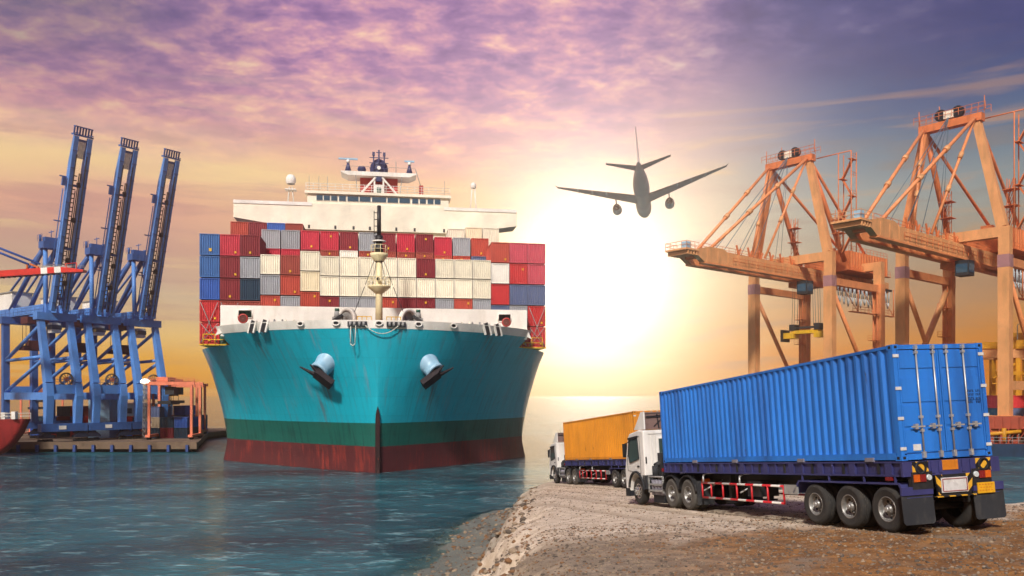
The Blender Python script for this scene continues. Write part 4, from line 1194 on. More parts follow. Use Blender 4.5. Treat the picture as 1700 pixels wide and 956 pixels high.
    mb.build('tip_screen', D, t)
    cap = MB().beam(h0 + bd * (BL + .2) + Vector((0, yl - .5, 0)), h0 + bd * (BL + .2) + Vector((0, yr + .5, 0)), .3, 1.0, up=bn)
    for k in range(7): cap.beam(h0 + bd * (BL + .35) + Vector((0, yl - .3 + k * .47, 0)), h0 + bd * (BL + 1.5) + Vector((0, yl - .3 + k * .47, 0)), .2, .22, up=(0, 1, 0))
    cap.beam(h0 + bd * (BL + 1.55) + Vector((0, yl - .35, 0)), h0 + bd * (BL + 1.55) + Vector((0, yr + .35, 0)), .2, .7, up=bn)
    cap.build('boom_tip', D, t)
    # ladder and ropes inside the boom
    lad = MB()
    for yy in (LS / 2 - .5, LS / 2 + .05): lad.beam(h0 + bd * 1 + bn * .1 + Vector((0, yy, 0)), h0 + bd * (BL - 9) + bn * .1 + Vector((0, yy, 0)), .12, .12)
    for k in range(30): lad.beam(h0 + bd * (1.4 + k * .76) + bn * .1 + Vector((0, LS / 2 - .5, 0)), h0 + bd * (1.4 + k * .76) + bn * .1 + Vector((0, LS / 2 + .05, 0)), .1, .16)
    lad.build('ladder', M['dark_steel'], t)
    cab = MB()
    for yy in (LS / 2 + .3, LS / 2 + .55): cab.tube(h0 + bd * .5 + Vector((0, yy, 0)), h0 + bd * (BL - 6) + Vector((0, yy, 0)), .09, n=5)
    for k in (5, 9, 16, 22): cab.bx(*[v_ for pr_ in zip((h0 + bd * k + Vector((-.2, LS / 2 + .15, -.4)))[:], (h0 + bd * k + Vector((.2, LS / 2 + .65, .4)))[:]) for v_ in pr_])
    cab.build('rope', M['dark_steel'], t)
    wk = MB()
    for k in (8, 15.5, 23): wk.beam(h0 + bd * k + Vector((0, yl - 1.7, 0)), h0 + bd * k + Vector((0, yl - .55, 0)), .1, .2)
    wk.tube(h0 + bd * 1 + Vector((0, yl - 1.0, 0)), h0 + bd * (BL - 9) + Vector((0, yl - .9, 0)), .09, n=5)
    wk.beam(h0 + bd * (BL - 8.5) + Vector((0, yl - .9, 0)), h0 + bd * (BL - 7.0) + Vector((0, yl - .9, 0)), .6, .4)
    wk.build('boom_walkway', D, t)
    # cable reel on the portal beam
    rl = MB().lathe([(1.15, -.18), (1.15, .18), (.95, .2), (.95, -.2), (1.15, -.18)], (-.1, LS * .62, 10.9), (1, 0, 0), 24).build('cable_reel', M['reel'], t)
    sp_ = MB()
    for k in range(10):
        a = 2 * math.pi * k / 10; sp_.beam((-.1, LS * .62, 10.9), (-.1, LS * .62 + math.cos(a) * 1.0, 10.9 + math.sin(a) * 1.0), .1, .1)
    sp_.build('spoke', M['grey_steel'], rl)
    MB().tube((-.4, LS * .62, 10.9), (.3, LS * .62, 10.9), .35, n=10).build('hub', M['orange_rust'], rl)
    mb = MB(); railing(mb, (.45, .7, 9.95), (.45, LS - .7, 9.95), .9, .8); mb.build('portal_rail', D, t)
    MB().bx(.71, .76, LS * .3, LS * .3 + 1.2, 2.2, 2.85).build('sign_plate', M['white'], t)
    return t
c0 = blue_crane()
lab = ['blue quay crane with raised boom behind the red and white jib', 'blue quay crane with raised boom, middle of the three', 'blue quay crane with raised boom nearest the container ship']
for i in range(3):
    o = c0 if i == 0 else copy_tree(c0)
    o.matrix_world = Matrix.Translation(A_O + VSTEP * (8.0 * i)) @ WB
    o['label'] = lab[i]

# ------------------------------------------------------------------ red and white jib with blue stays, reaching in from the left
M['jib_red'] = paint('jib_red', '#d8291e', 0.45, 0.3, 0.5, 2.0)
M['stay_blue'] = paint('stay_blue', '#2a5fb4', 0.4, 0.3, 0.5, 2.0)
YJ = 126.0
def J(x, y): return P(x, y, YJ)
jib = thing('harbour_crane', 'red crane jib with white bands reaching in from the left edge', 'crane')
a, b_ = J(-160, 466), J(122, 447.5)
def jp(t): return a.lerp(b_, t)
MB().beam(jp(0), jp(.823), 1.5, .98, h2=.92).beam(jp(.861), jp(.902), 1.5, .9).build('jib', M['jib_red'], jib)
MB().beam(jp(.823), jp(.861), 1.52, .92).beam(jp(.902), jp(.94), 1.52, .88).split('white_band', M['white'], jib)
MB().beam(jp(.94), J(141, 450), 1.4, .85, w2=1.2, h2=.35).build('jib_nose', M['jib_red'], jib)
mb = MB(); railing(mb, J(70, 443), J(140, 446), .45, .6, .03); mb.bx(*[v_ for pr_ in zip(J(71, 444)[:], (J(118, 441) + Vector((0, .8, 0)))[:]) for v_ in pr_])
mb.build('jib_walkway', M['grey_steel'], jib)
mb = MB().tube(J(108, 438), J(127, 436), .06).tube(J(127, 436), J(127, 447), .07).tube(J(108, 438), J(112, 446), .06); mb.build('tip_frame', M['jib_red'], jib)
for y0, y1 in ((411, 438), (417, 439)):
    MB().tube(J(-170, y0 - 66), J(66 if y0 == 411 else 48, y1), .17, n=8).build('stay', M['stay_blue'], jib)
MB().beam(J(50, 438), J(64, 444), .3, .3).tube(J(45, 439), J(45, 449), .16).build('stay_anchor', M['orange_rust'], jib)
mb = MB()
for k in range(14): q = jp(.52 + k * .033) - Vector((0, 0, .55)); mb.box(q, (.2, .5, .14))
mb.build('trolley_stop', M['dark_steel'], jib)
q = J(-170, 466)
MB().beam((q.x, YJ, 0.2), (q.x, YJ, J(0, 330).z), 2.2, 2.2, up=(1, 0, 0)).build('tower', M['stay_blue'], jib)
MB().bx(q.x - 6, q.x + 6, YJ - 6, YJ + 6, -1.5, 0.9).build('pontoon', M['jib_red'], jib)

# ------------------------------------------------------------------ red ship's bow at the left edge
M['ship_red'] = paint('ship_red', '#a83232', 0.5, 0.6, 0.25, 3.0, rust=0.15, rustcol='#6b2a2a')
rs_ = thing('moored_ship', 'red bow of a moored ship cut by the left edge', 'ship', Matrix.Translation(P(0, 657, 128) - Vector((0, 0, CAM_H))))
rows = []
for z, xe in ((-1.0, -2.0), (0.0, -0.6), (0.8, 1.2), (2.2, 2.7), (3.9, 3.9), (5.9, 4.8)):
    r_ = []
    for s in (-1, 1):
        pass
    for k in range(13):
        t = k / 12.0; xx = xe - (1 - t) ** 2 * 14 if False else xe - 16 * t
        r_.append((xx, -3.8 * (1 - (1 - t) ** 2.2) * (0.6 + .4 * min(1, (z + 1) / 5)), z))
    back = [(p_[0], -p_[1], p_[2]) for p_ in r_[1:]]
    rows.append(list(reversed(back)) + r_)
MB().grid(rows).build('hull', M['ship_red'], rs_)
top = rows[-1]; MB().add([(p_[0], p_[1], p_[2] - .02) for p_ in top], [tuple(range(len(top)))]).build('deck', M['grey_steel'], rs_)
mb = MB()
for a_, b2 in zip(top[12:-1], top[13:]): railing(mb, a_, b2, .9, 1.0, .05)
mb.build('rail', M['white'], rs_)
mb = MB()
for k in range(7): mb.bx(3.2 - k * 1.6, 2.6 - k * 1.6, -1.4, -.6, 5.9, 6.6 + random.random() * .9)
mb.build('deck_gear', M['white'], rs_)
MB().bx(-9, -2.2, -2.4, 2.4, 5.9, 13.5).build('deckhouse', M['white'], rs_)

# ------------------------------------------------------------------ red yard gantries behind
M['gantry_red'] = paint('gantry_red', '#f08866', 0.5, 0.35, 0.5, 3.0, dirtcol='#b04a34')
def yard_gantry():
    t = thing('yard_gantry_crane', 'x', 'crane', None, 'red yard gantry cranes')
    for x in (0, 7.6):
        for y in (0, 6.2): MB().beam((x, y, .9), (x, y, 10.2), .44, .44, up=(1, 0, 0)).build('leg', M['gantry_red'], t)
        MB().bx(x - .4, x + .4, -1, 7.2, .45, .9).build('sill_beam', M['gantry_red'], t)
        w_ = MB()
        for y in (-.6, .6, 5.6, 6.8): w_.tube((x - .2, y, .4), (x + .2, y, .4), .4, n=12)
        w_.build('wheel', M['black'], t)
    for y in (0, 6.2): MB().bx(-.6, 8.2, y - .25, y + .25, 10.2, 10.8).build('girder', M['gantry_red'], t)
    MB().bx(1.2, 3.2, .4, 5.8, 10.8, 11.7).build('trolley', M['gantry_red'], t)
    MB().bx(2.6, 4.2, .8, 2.4, 8.4, 9.9).build('cabin', M['dark_steel'], t)
    mb = MB()
    for a in (1.6, 3.0): mb.tube((a, 3, 7.2), (a, 3, 11), .05, n=4)
    mb.bx(1.2, 3.6, 1.0, 5.4, 6.6, 7.2); mb.build('spreader', M['dark_steel'], t)
    mb = MB(); railing(mb, (-.6, -.3, 10.8), (8.2, -.3, 10.8), .7, 1.0, .04); mb.build('girder_rail', M['gantry_red'], t)
    return t
yg0 = yard_gantry()
for i, (x, y, rz, sc_, lb) in enumerate(((-66.3, 150.0, .12, .98, 'nearest red yard gantry at the end of the quay'), (-69.2, 158.5, .1, .95, 'red yard gantry behind the nearest one'), (-97.5, 163, .2, .8, 'orange red yard gantry between the left blue crane legs'), (-72.0, 167.5, .1, .98, 'rearmost red yard gantry by the ship bow'))):
    o = yg0 if i == 0 else copy_tree(yg0)
    o.matrix_world = Matrix.Translation((x, y, QL_Z)) @ Matrix.Rotation(rz, 4, 'Z') @ Matrix.Scale(sc_, 4)
    o['label'] = lb
# containers stacked on the west quay
pal = ['bright blue', 'navy', 'dark red', 'red', 'navy', 'bright green', 'beige', 'slate blue', 'bright blue', 'navy', 'maroon']
rnd = random.Random(4)
yard = []
for row, (yy, x0, cnt, mx) in enumerate(((154.5, -70.2, 4, 3), (160.5, -93, 11, 2), (170.5, -77, 5, 3))):
    for i in range(cnt):
        for k in range(rnd.choice([2, 3, 3, 2]) if row else [2, 3, 2, 2][i]):
            yard.append((row, i, k, x0 + i * 2.62, yy, QL_Z + k * 2.0, rnd.choice(pal)))
rown = ['front yard row', 'middle yard row', 'back yard row']
for row, i, k, x, yy, z, cn in yard:
    put_box(x, yy, z, 2.45, 1.96, 5.6, cn, '%s container on the west quay, %s, %s from the left, %s up' % (cn, rown[row], ordn(i + 1), ordn(k + 1)), 'containers stacked on the west quay', base=Matrix())
# small white shed, flood mast with a puff of white light
sh = thing('quay_shed', 'pale blue-white shed between the legs of the blue cranes', 'shed', Matrix.Translation((-78.5, 158, QL_Z)))
MB().bx(-2, 2, -2, 2, 0, 7.6).build('wall', M['bolster'], sh); MB().bx(-2.1, 2.1, -2.1, 2.1, 7.6, 7.8).build('roof', M['white'], sh); MB().bx(-.3, .1, -2.06, -2.003, 2, 6.5).build('window', M['grey_steel'], sh)
sh = thing('quay_office', 'long low pale office block behind the yard containers', 'building', Matrix.Translation((-82.0, 180, QL_Z)))
MB().bx(-6, 6, -2, 4, 0, 6.2).build('wall', M['bolster'], sh); MB().bx(-6.2, 6.2, -2.2, 4.2, 6.2, 6.5).build('roof', M['white'], sh)
for k in range(6): MB().bx(-5 + k * 1.8, -4 + k * 1.8, -2.07, -2.005, 4.2, 5.3).build('window', M['glass_blue'], sh)
fmz = thing('floodlight_mast', 'lattice floodlight mast with bright lamp head beside the blue cranes', 'mast', Matrix.Translation(P(241, 657, 150) - Vector((0, 0, CAM_H - QL_Z))))
mb = MB()
for a in (-.35, .35):
    for b2 in (-.35, .35): mb.tube((a, b2, 0), (a * .6, b2 * .6, 10.2), .06, n=4)
for k in range(10): mb.tube((-.33, -.33, k), (.33, -.33, k + 1), .04, n=4); mb.tube((.33, -.33, k), (-.33, -.33, k + 1), .04, n=4)
mb.build('lattice', M['grey_steel'], fmz)
lm, gg, b = _mat('lamp_lit'); b.inputs['Base Color'].default_value = (1, .95, .85, 1); b.inputs['Emission Color'].default_value = (1, .95, .82, 1); b.inputs['Emission Strength'].default_value = 1.6
MB().lathe([(.02, 0), (.75, .12), (.85, .5), (.5, .85), (.02, .95)], (0, 0, 10.2), n=14).build('lamp_head', lm, fmz)

# ================================================================== ORANGE QUAY CRANES (east)
M['crane_orange'] = paint('crane_orange', '#e8935a', 0.5, 0.4, 0.3, 4.0, rust=0.05, rustcol='#8a4a30', dirtcol='#a8603c')
M['crane_tan'] = paint('crane_tan', '#e2a26a', 0.5, 0.35, 0.3, 4.0, rust=0.05, rustcol='#8f6248', dirtcol='#96744e')
M['crane_salmon'] = paint('crane_salmon', '#e5965e', 0.5, 0.4, 0.3, 4.0, dirtcol='#b05844')
M['crane_red'] = paint('crane_red', '#de7e48', 0.5, 0.4, 0.5, 3.0)
M['mauve'] = paint('mauve', '#a87a7c', 0.5, 0.4, 0.5, 3.0)
M['cable'] = paint('cable', '#5b6f7c', 0.6, 0.3, 1.0, 1.0)
M['festoon'] = paint('festoon', '#b9c4c8', 0.6, 0.4, 1.5, 1.0)
def orange_crane(second=False):
    t = thing('ship_to_shore_crane', 'x', 'crane', ROT_E, 'orange quay cranes with lowered booms')
    O_, T_, S_ = M['crane_orange'], M['crane_tan'], M['crane_salmon']
    V, U = 17.0, 20.0
    GZ0, GZ1 = 33.2, 35.5
    for x in (0, -U):
        MB().bx(x - 1.1, x + 1.1, -2, V + 2, QR_Z + 1.6, QR_Z + 3.6).build('sill_beam', O_, t)
        for y in (0, V):
            bo = MB().bx(x - .6, x + .6, y - 3.2, y + 3.2, QR_Z + .7, QR_Z + 1.6).build('bogie', M['crane_red'], t)
            for k in (-2.6, -1.3, 0, 1.3, 2.6): MB().tube((x - .4, y + k, QR_Z + .4), (x + .4, y + k, QR_Z + .4), .4, n=10).build('wheel', M['dark_steel'], bo)
            lg = MB().beam((x, y, QR_Z + 3.6), (x, y, 30.8), 1.75, 1.75, up=(1, 0, 0)).build('leg', T_ if x == 0 else S_, t)
            MB().beam((x, y, 30.8), (x, y, 32.9), 1.82, 1.82, up=(1, 0, 0)).build('leg_head', M['mauve'] if x == 0 else S_, t)
            # corner platforms and caged ladder on the landside legs
            if x != 0:
                mb = MB()
                mb.tube((x + 1.7, y - .4, 6), (x + 1.7, y - .4, 32), .12, n=5); mb.tube((x + 1.7, y + .4, 6), (x + 1.7, y + .4, 32), .12, n=5)
                for z in (10, 15.5, 21, 26.5): mb.bx(x + 1.2, x + 3.0, y - .9, y + .9, z, z + .12); railing(mb, (x + 3.0, y - .9, z), (x + 3.0, y + .9, z), 1.1, .6)
                mb.build('leg_ladder', M['crane_red'], t)
    for y in (0, V):
        MB().bx(-U + 1.2, -1.2, y - .5, y + .5, 31.2, 32.6).build('side_beam', S_, t)
        MB().tube((-1.0, y, 30.2), (-U + 1.3, y, 8.5), .42, n=12).build('brace', S_ if y == 0 else O_, t)
        MB().bx(-U + 1.2, -1.2, y - .6, y + .6, 10.5, 12.0).build('portal_beam', T_, t)
    for x in (0, -U):
        MB().bx(x - .75, x + .75, .85, V - .85, 35.9, 37.6).bx(x - .75, x + .75, -.85, .85, 32.9, 37.6).bx(x - .75, x + .75, V - .85, V + .85, 32.9, 37.6).build('portal_frame', T_, t)
    # boom and girder: twin boxes
    for y in (7.0, 10.0):
        pts = [(33, GZ0 + 1.0), (31, GZ0), (-38, GZ0), (-38, GZ1), (24, GZ1), (25.5, GZ1 + .55), (29.5, GZ1 + .55), (33, GZ1 - .2)]
        bm_ = MB().prism([(px_, y - .55, pz_) for px_, pz_ in pts], (0, 1.1, 0)).build('boom_girder', T_ if y > 8 else S_, t)
        st_ = MB()
        for k in range(22): st_.bx(30 - k * 3, 30.14 - k * 3, y - .61, y + .61, GZ0 + .1, GZ1 - .1)
        st_.split('stiffener', T_ if y > 8 else S_, bm_)
        MB().bx(-37, 31, y - .7, y + .7, GZ0 - .28, GZ0 - .003).build('trolley_rail', M['crane_orange'], t)
        mb = MB(); yy = y + (.9 if y > 8 else -.9)
        railing(mb, (-37, yy, GZ0 + .4), (23, yy, GZ0 + .4), 1.1, 2.0, .05); railing(mb, (-37, y, GZ1), (31, y, GZ1), 1.1, 2.0, .05)
        mb.build('walkway_rail', M['crane_red'], t)
    for k in (32, 20, 8, -6, -26, -37): MB().bx(k - .5, k + .5, 7.56, 9.44, GZ0 + .6, GZ1 - .5).build('boom_tie', O_, t)
    tp = MB().bx(33.0, 36.5, 6.2, 10.8, GZ0 + 1.6, GZ0 + 1.9)
    railing(tp, (36.4, 6.2, GZ0 + 1.9), (36.4, 10.8, GZ0 + 1.9), 1.2, 1.0, .05); railing(tp, (33, 10.8, GZ0 + 1.9), (36.4, 10.8, GZ0 + 1.9), 1.2, 1.0, .05); railing(tp, (33, 6.2, GZ0 + 1.9), (36.4, 6.2, GZ0 + 1.9), 1.2, 1.0, .05)
    for k in range(4): tp.bx(33.2 + k * .8, 33.5 + k * .8, 6.3, 10.7, GZ0 + .9, GZ0 + 1.6)
    tp.build('tip_platform', T_, t)
    MB().bx(34.6, 35.8, 9.2, 10.4, GZ0 + 1.95, GZ0 + 3.1).build('tip_cabin', M['bolster'], t)
    # tower
    AZ = 56.3
    for y0, y1 in ((0.4, 4.1), (V - .4, 12.6)):
        MB().beam((0, y0, 37.6), (0, y1, AZ), 1.5, 1.45, up=(1, 0, 0), w2=1.2, h2=1.15).build('tower_post', T_ if y0 > 8 else O_, t)
        MB().tube((-.6, y1, AZ - .5), (-12.5, y1 + (.8 if y0 > 8 else -.8), 37.5), .5, n=12).build('tower_leg', M['crane_red'], t)
        MB().tube((-.9, y1, AZ - .2), (-35, 7.0 if y0 < 8 else 10.0, GZ1 + .2), .30, n=8).build('back_stay', M['crane_red'], t)
        gx_ = 7.0 if y0 < 8 else 10.0
        for k, rr in ((28.5, .3), (11.5, .24)):
            p0 = Vector((.9, y1, AZ + .2)); p1 = Vector((k, gx_, GZ1 + .5))
            sy_ = MB().tube(p0, p1, rr, n=10).build('fore_stay', O_, t)
            jb = MB()
            for q in (.33, .62): c_ = p0.lerp(p1, q); dd = (p1 - p0).normalized(); jb.tube(c_ - dd * .6, c_ + dd * .6, rr * 1.6, n=10)
            jb.split('stay_joint', T_, sy_)
    tb = MB().bx(-.8, .8, 3.2, 13.6, AZ - .2, AZ + 1.1).build('apex_beam', M['crane_red'], t)
    mb = MB(); railing(mb, (1.2, 2.6, AZ + 1.4), (1.2, 14.4, AZ + 1.4), 1.2, 1.0, .05); railing(mb, (-1.2, 2.6, AZ + 1.4), (-1.2, 14.4, AZ + 1.4), 1.2, 1.0, .05)
    for yy in (3.0, 13.8, 6.5): mb.tube((0, yy, AZ + 1.4), (0, yy, AZ + 4.0), .08, n=4)
    mb.build('apex_rail', M['crane_red'], t)
    sv_s = MB()
    for yy in (6.8, 9.6): sv_s.tube((-.4, yy, AZ + 2.3), (.4, yy, AZ + 2.3), 1.0, n=16)
    sv_s.build('rope_sheave', M['black'], t)
    MB().bx(-.5, .6, 7.4, 9.0, AZ + 1.45, AZ + 2.7).build('hoist_motor', M['cream'], t)
    mb = MB()
    for yy, xx in ((6.5, 24), (7.2, 22), (9.4, 20), (8.0, 17), (9.8, 15)): mb.tube((.2, 8.2, AZ + 1.9), (xx, yy, GZ1), .07, n=4)
    for xx in (5, 3): mb.tube((.2, 8.2, AZ + 1.9), (xx, 8, GZ1), .05, n=4)
    mb.build('rope', M['cable'], t)
    # stair tower beside the near post
    sx_, sy0 = -2.2, 17.6
    mb = MB()
    for a in (0, 2.0):
        for b2 in (0, 2.6): mb.tube((sx_ - a, sy0 + b2, 37.6), (sx_ - a, sy0 + b2, 57.0), .11, n=5)
    for k in range(5):
        z = 37.6 + k * 3.6; z2 = z + 3.6
        mb.bx(sx_ - 2.1, sx_ + .1, sy0 - .1 if k % 2 else sy0 + 1.9, sy0 + .8 if k % 2 else sy0 + 2.7, z2 - .1, z2)
        mb.beam((sx_ - 1, sy0 + (2.3 if k % 2 else .3), z), (sx_ - 1, sy0 + (.3 if k % 2 else 2.3), z2), .8, .18)
        railing(mb, (sx_ - 2.0, sy0 + 2.6, z2), (sx_, sy0 + 2.6, z2), 1.0, .9, .05)
    mb.tube((sx_, 13, 57.0), (sx_, sy0 + 2.6, 57.0), .12, n=5)
    mb.build('stair_tower', M['crane_red'], t)
    # lattice ladder towers and gear along the top of the girders
    for xx, yy, hh in ((-8, 4.6, 8.5), (-5, 16.2, 8.0)):
        mb = MB()
        for a in (-.5, .5):
            for b2 in (-.5, .5): mb.tube((xx + a, yy + b2, 38.6), (xx + a, yy + b2, 38.6 + hh), .07, n=4)
        for k in range(int(hh)): mb.tube((xx - .5, yy - .5, 37.6 + k), (xx + .5, yy + .5, 39.6 + k), .06, n=4); mb.tube((xx + .5, yy - .5, 37.6 + k), (xx - .5, yy + .5, 39.6 + k), .05, n=4)
        for z in (hh * .4, hh * .75): mb.bx(xx - 1.1, xx + 1.1, yy - 1.1, yy + 1.1, 38.6 + z, 38.7 + z)
        mb.build('ladder_tower', M['crane_red'], t)
    mhs = MB().bx(-31, -14, 3.4, 13.6, GZ1 + .3, GZ1 + 4.4).build('machinery_house', M['crane_red'], t)
    rb = MB()
    for k in range(14): rb.bx(-30.6 + k * 1.2, -30.3 + k * 1.2, 13.6, 13.72, GZ1 + .4, GZ1 + 4.3)
    rb.build('cladding_rib', S_, mhs)
    mb = MB(); railing(mb, (-31, 14.2, GZ1 + .3), (-12, 14.2, GZ1 + .3), 1.1, 1.5, .05); mb.bx(-31, -12, 13.6, 14.4, GZ1 + .15, GZ1 + .3)
    railing(mb, (-31, 13.5, GZ1 + 4.4), (-14, 13.5, GZ1 + 4.4), 1.1, 1.5, .05)
    for k in range(5): mb.bx(-28 + k * 3.2, -26.8 + k * 3.2, 8, 10, GZ1 + 4.4, GZ1 + 5.4)
    mb.build('house_gallery', M['crane_red'], t)
    bk = MB()
    for k in range(6):
        xx = 2 + k * 3.6; bk.beam((xx, 10.0, GZ1), (xx + .7, 10.0, GZ1 + 1.9), .25, .25); bk.beam((xx, 10.0, GZ1), (xx - .6, 10.0, GZ1 + 1.4), .22, .22)
        bk.bx(xx - 1.6, xx - .7, 6.6, 7.4, GZ1, GZ1 + 1.0)
    bk.split('rope_bracket', M['crane_red'], t)
    # operator's cabin, trolley, festoon cables, spreader
    tx = -6.0 if not second else -4.0
    MB().bx(tx - 3, tx + 3, 6.2, 10.8, GZ0 - 1.3, GZ0 - .32).build('trolley', M['crane_red'], t)
    cb = MB().bx(tx + 3.4, tx + 5.8, 9.8, 12.0, GZ0 - 3.2, GZ0 - .6).build('cabin', M['dark_steel'], t)
    MB().bx(tx + 3.35, tx + 5.85, 10.0, 11.8, GZ0 - 2.7, GZ0 - 1.2).bx(tx + 3.6, tx + 5.6, 11.95, 12.06, GZ0 - 2.7, GZ0 - 1.2).build('pane', M['glass_blue'], cb)
    mb = MB()
    for k in range(13):
        xx = -10.5 - k * 1.75
        a_ = Vector((xx, 13.0, GZ0 - .3)); b2 = Vector((xx - 1.5, 13.0, GZ0 - .3))
        mb.path([a_, a_ - Vector((.25, 0, 2.6)), a_ - Vector((.75, 0, 3.9 + (k % 3) * .35)), b2 - Vector((-.25, 0, 2.6)), b2], .13, n=5)
    mb.build('festoon_cable', M['festoon'], t)
    mb = MB().bx(-34, -9.5, 12.8, 13.2, GZ0 - .3, GZ0 + .1)
    for k in range(13): mb.bx(-10.7 - k * 1.75, -10.3 - k * 1.75, 12.7, 13.3, GZ0 - .75, GZ0 - .3)
    mb.build('festoon_rail', M['dark_steel'], t)
    mb = MB()
    for k in (-33, -25, -17): mb.tube((k, 14, GZ0 - 6), (k, 14, GZ0), .12, n=5); mb.tube((k, 14, GZ0 - 6), (k + 8, 14, GZ0), .07, n=5)
    mb.bx(-33, -14, 13.4, 14.4, GZ0 - 6.15, GZ0 - 6.0); railing(mb, (-33, 14.4, GZ0 - 6), (-14, 14.4, GZ0 - 6), 1.1, 1.6, .05)
    mb.build('service_gallery', M['crane_red'], t)
    if not second:
        sz_ = 21.8
        mb = MB()
        for a in (-1.0, 1.0):
            for b2 in (-2.7, -2.2, 2.2, 2.7): mb.tube((tx + a, 8.5 + b2, sz_ + 2.2), (tx + a, 8.5 + b2 * .9, GZ0 - 1.3), .05, n=4)
        mb.split('hoist_rope', M['cable'], t)
        spd = MB().bx(tx - .9, tx + .9, 5.4, 11.6, sz_ + .6, sz_ + 1.3).bx(tx - 1.2, tx + 1.2, 3.9, 6.2, sz_ - .3, sz_ + .9).bx(tx - 1.2, tx + 1.2, 10.8, 13.1, sz_ - .3, sz_ + .9).build('spreader', M['yellow'], t)
        MB().bx(tx - 1.1, tx + 1.1, 5.2, 6.2, sz_ + 1.3, sz_ + 2.6).bx(tx - 1.1, tx + 1.1, 10.8, 11.8, sz_ + 1.3, sz_ + 2.6).bx(tx - .3, tx + .3, 6.2, 10.8, sz_ + 1.7, sz_ + 2.1).bx(tx - 1.3, tx + 1.3, 3.3, 3.9, sz_ - .9, sz_ + 1.6).bx(tx - 1.3, tx + 1.3, 13.1, 13.7, sz_ - .9, sz_ + 1.6).build('headblock', M['dark_steel'], spd)
    else:
        MB().tube((-U + 1.0, 0, 30.2), (-1.3, 0, 10.0), .55, n=12).build('brace', M['crane_tan'], t)
    # cable reel at the waterside leg foot
    rl = MB().lathe([(2.4, -.3), (2.4, .3), (2.05, .32), (2.05, -.32), (2.4, -.3)], (-3.2, 1.6, 12.2), (0.2, 1, 0), 24)
    for k in range(12):
        a_ = 2 * math.pi * k / 12; rl.beam((-3.2, 1.6, 12.2), (-3.2 + math.cos(a_) * 2.2, 1.6, 12.2 + math.sin(a_) * 2.2), .14, .14)
    rl.build('cable_reel', M['festoon'], t)
    return t
oc1 = orange_crane(False); oc1['label'] = 'orange quay crane with lowered boom nearest the aeroplane'
oc2 = orange_crane(True); oc2['label'] = 'taller looking orange quay crane above the blue container doors'
oc2.matrix_world = Matrix.Translation(Vector((.643, -.766, 0)) * 31.0) @ ROT_E

# ================================================================== LORRIES
M['cab_white'] = paint('cab_white', '#e6e4df', 0.35, 0.35, 0.5, 4.0, rust=0.03, rustcol='#8d8375', dirtcol='#a79f92')
M['cab_inner'] = paint('cab_inner', '#6d5650', 0.6, 0.6, 0.7, 3.0, rust=0.25, rustcol='#3c2c29')
M['tyre'] = paint('tyre', '#2b2a29', 0.85, 0.5, 2.5, 1.0, dirtcol='#4d463d')
M['tyre_dust'] = paint('tyre_dust', '#4a4844', 0.9, 0.5, 2.5, 1.0, dirtcol='#6d6457')
M['rim'] = paint('rim', '#8f8e8b', 0.38, 0.5, 2.5, 1.0, metal=0.55, rust=0.15, rustcol='#5c4a3c', dirtcol='#4d443b')
M['rim_chrome'] = paint('rim_chrome', '#c9c9c8', 0.22, 0.35, 2.5, 1.0, metal=0.9, dirtcol='#6f675c')
M['chassis'] = paint('chassis', '#191a1e', 0.6, 0.5, 1.2, 1.5, dirtcol='#3d372f')
M['rubber'] = paint('rubber', '#23262b', 0.75, 0.5, 1.5, 2.0, dirtcol='#4c4a46')
M['trailer_purple'] = paint('trailer_purple', '#35376a', 0.5, 0.5, 0.8, 2.0, rust=0.14, rustcol='#171827', dirtcol='#1e2040')
M['trailer_grey'] = paint('trailer_grey', '#7e7c86', 0.5, 0.5, 1.0, 2.0)
M['galv'] = paint('galv', '#b6b8b6', 0.35, 0.4, 2.0, 3.0, metal=0.5, rust=0.12, rustcol='#75604a')
M['box40_blue'] = paint('box40_blue', '#2374cf', 0.5, 0.75, 0.30, 7.0, rust=0.40, rustcol='#1c2b45', dirtcol='#174f96', fine=1.8)
M['box40_orange'] = paint('box40_orange', '#d58a1c', 0.5, 0.45, 0.35, 6.0, rust=0.38, rustcol='#7d4a18', dirtcol='#ad6c17', fine=1.4)
M['gasket'] = paint('gasket', '#10141c', 0.7, 0.3, 2.0)
M['lens_red'] = paint('lens_red', '#7c1f22', 0.2, 0.2, 3.0)
M['lens_amber'] = paint('lens_amber', '#c65c1c', 0.2, 0.2, 3.0)
M['lens_clear'] = paint('lens_clear', '#b9c2c4', 0.15, 0.2, 3.0)
M['plate_white'] = paint('plate_white', '#c9cac9', 0.45, 0.5, 3.0, 1.0, dirtcol='#9c9c9a')
M['plate_red'] = paint('plate_red', '#8e2029', 0.5, 0.3, 3.0)
M['plate_yellow'] = paint('plate_yellow', '#d9a21b', 0.5, 0.4, 3.0)
M['plate_orange'] = paint('plate_orange', '#c8791c', 0.5, 0.4, 3.0)
M['hazard'] = stripes('hazard', '#d9a530', '#15161a', 0.16, (1, 0, 1))
M['hazard_b'] = stripes('hazard_b', '#d9a530', '#15161a', 0.16, (-1, 0, 1))
M['guard'] = stripes('guard', '#c4222c', '#d9d6d0', 0.46, (0, 1, 0))
M['guard_red'] = paint('guard_red', '#c4222c', 0.4, 0.3, 1.5)
M['cab_glass'] = glass('cab_glass', '#33413c', 0.04)

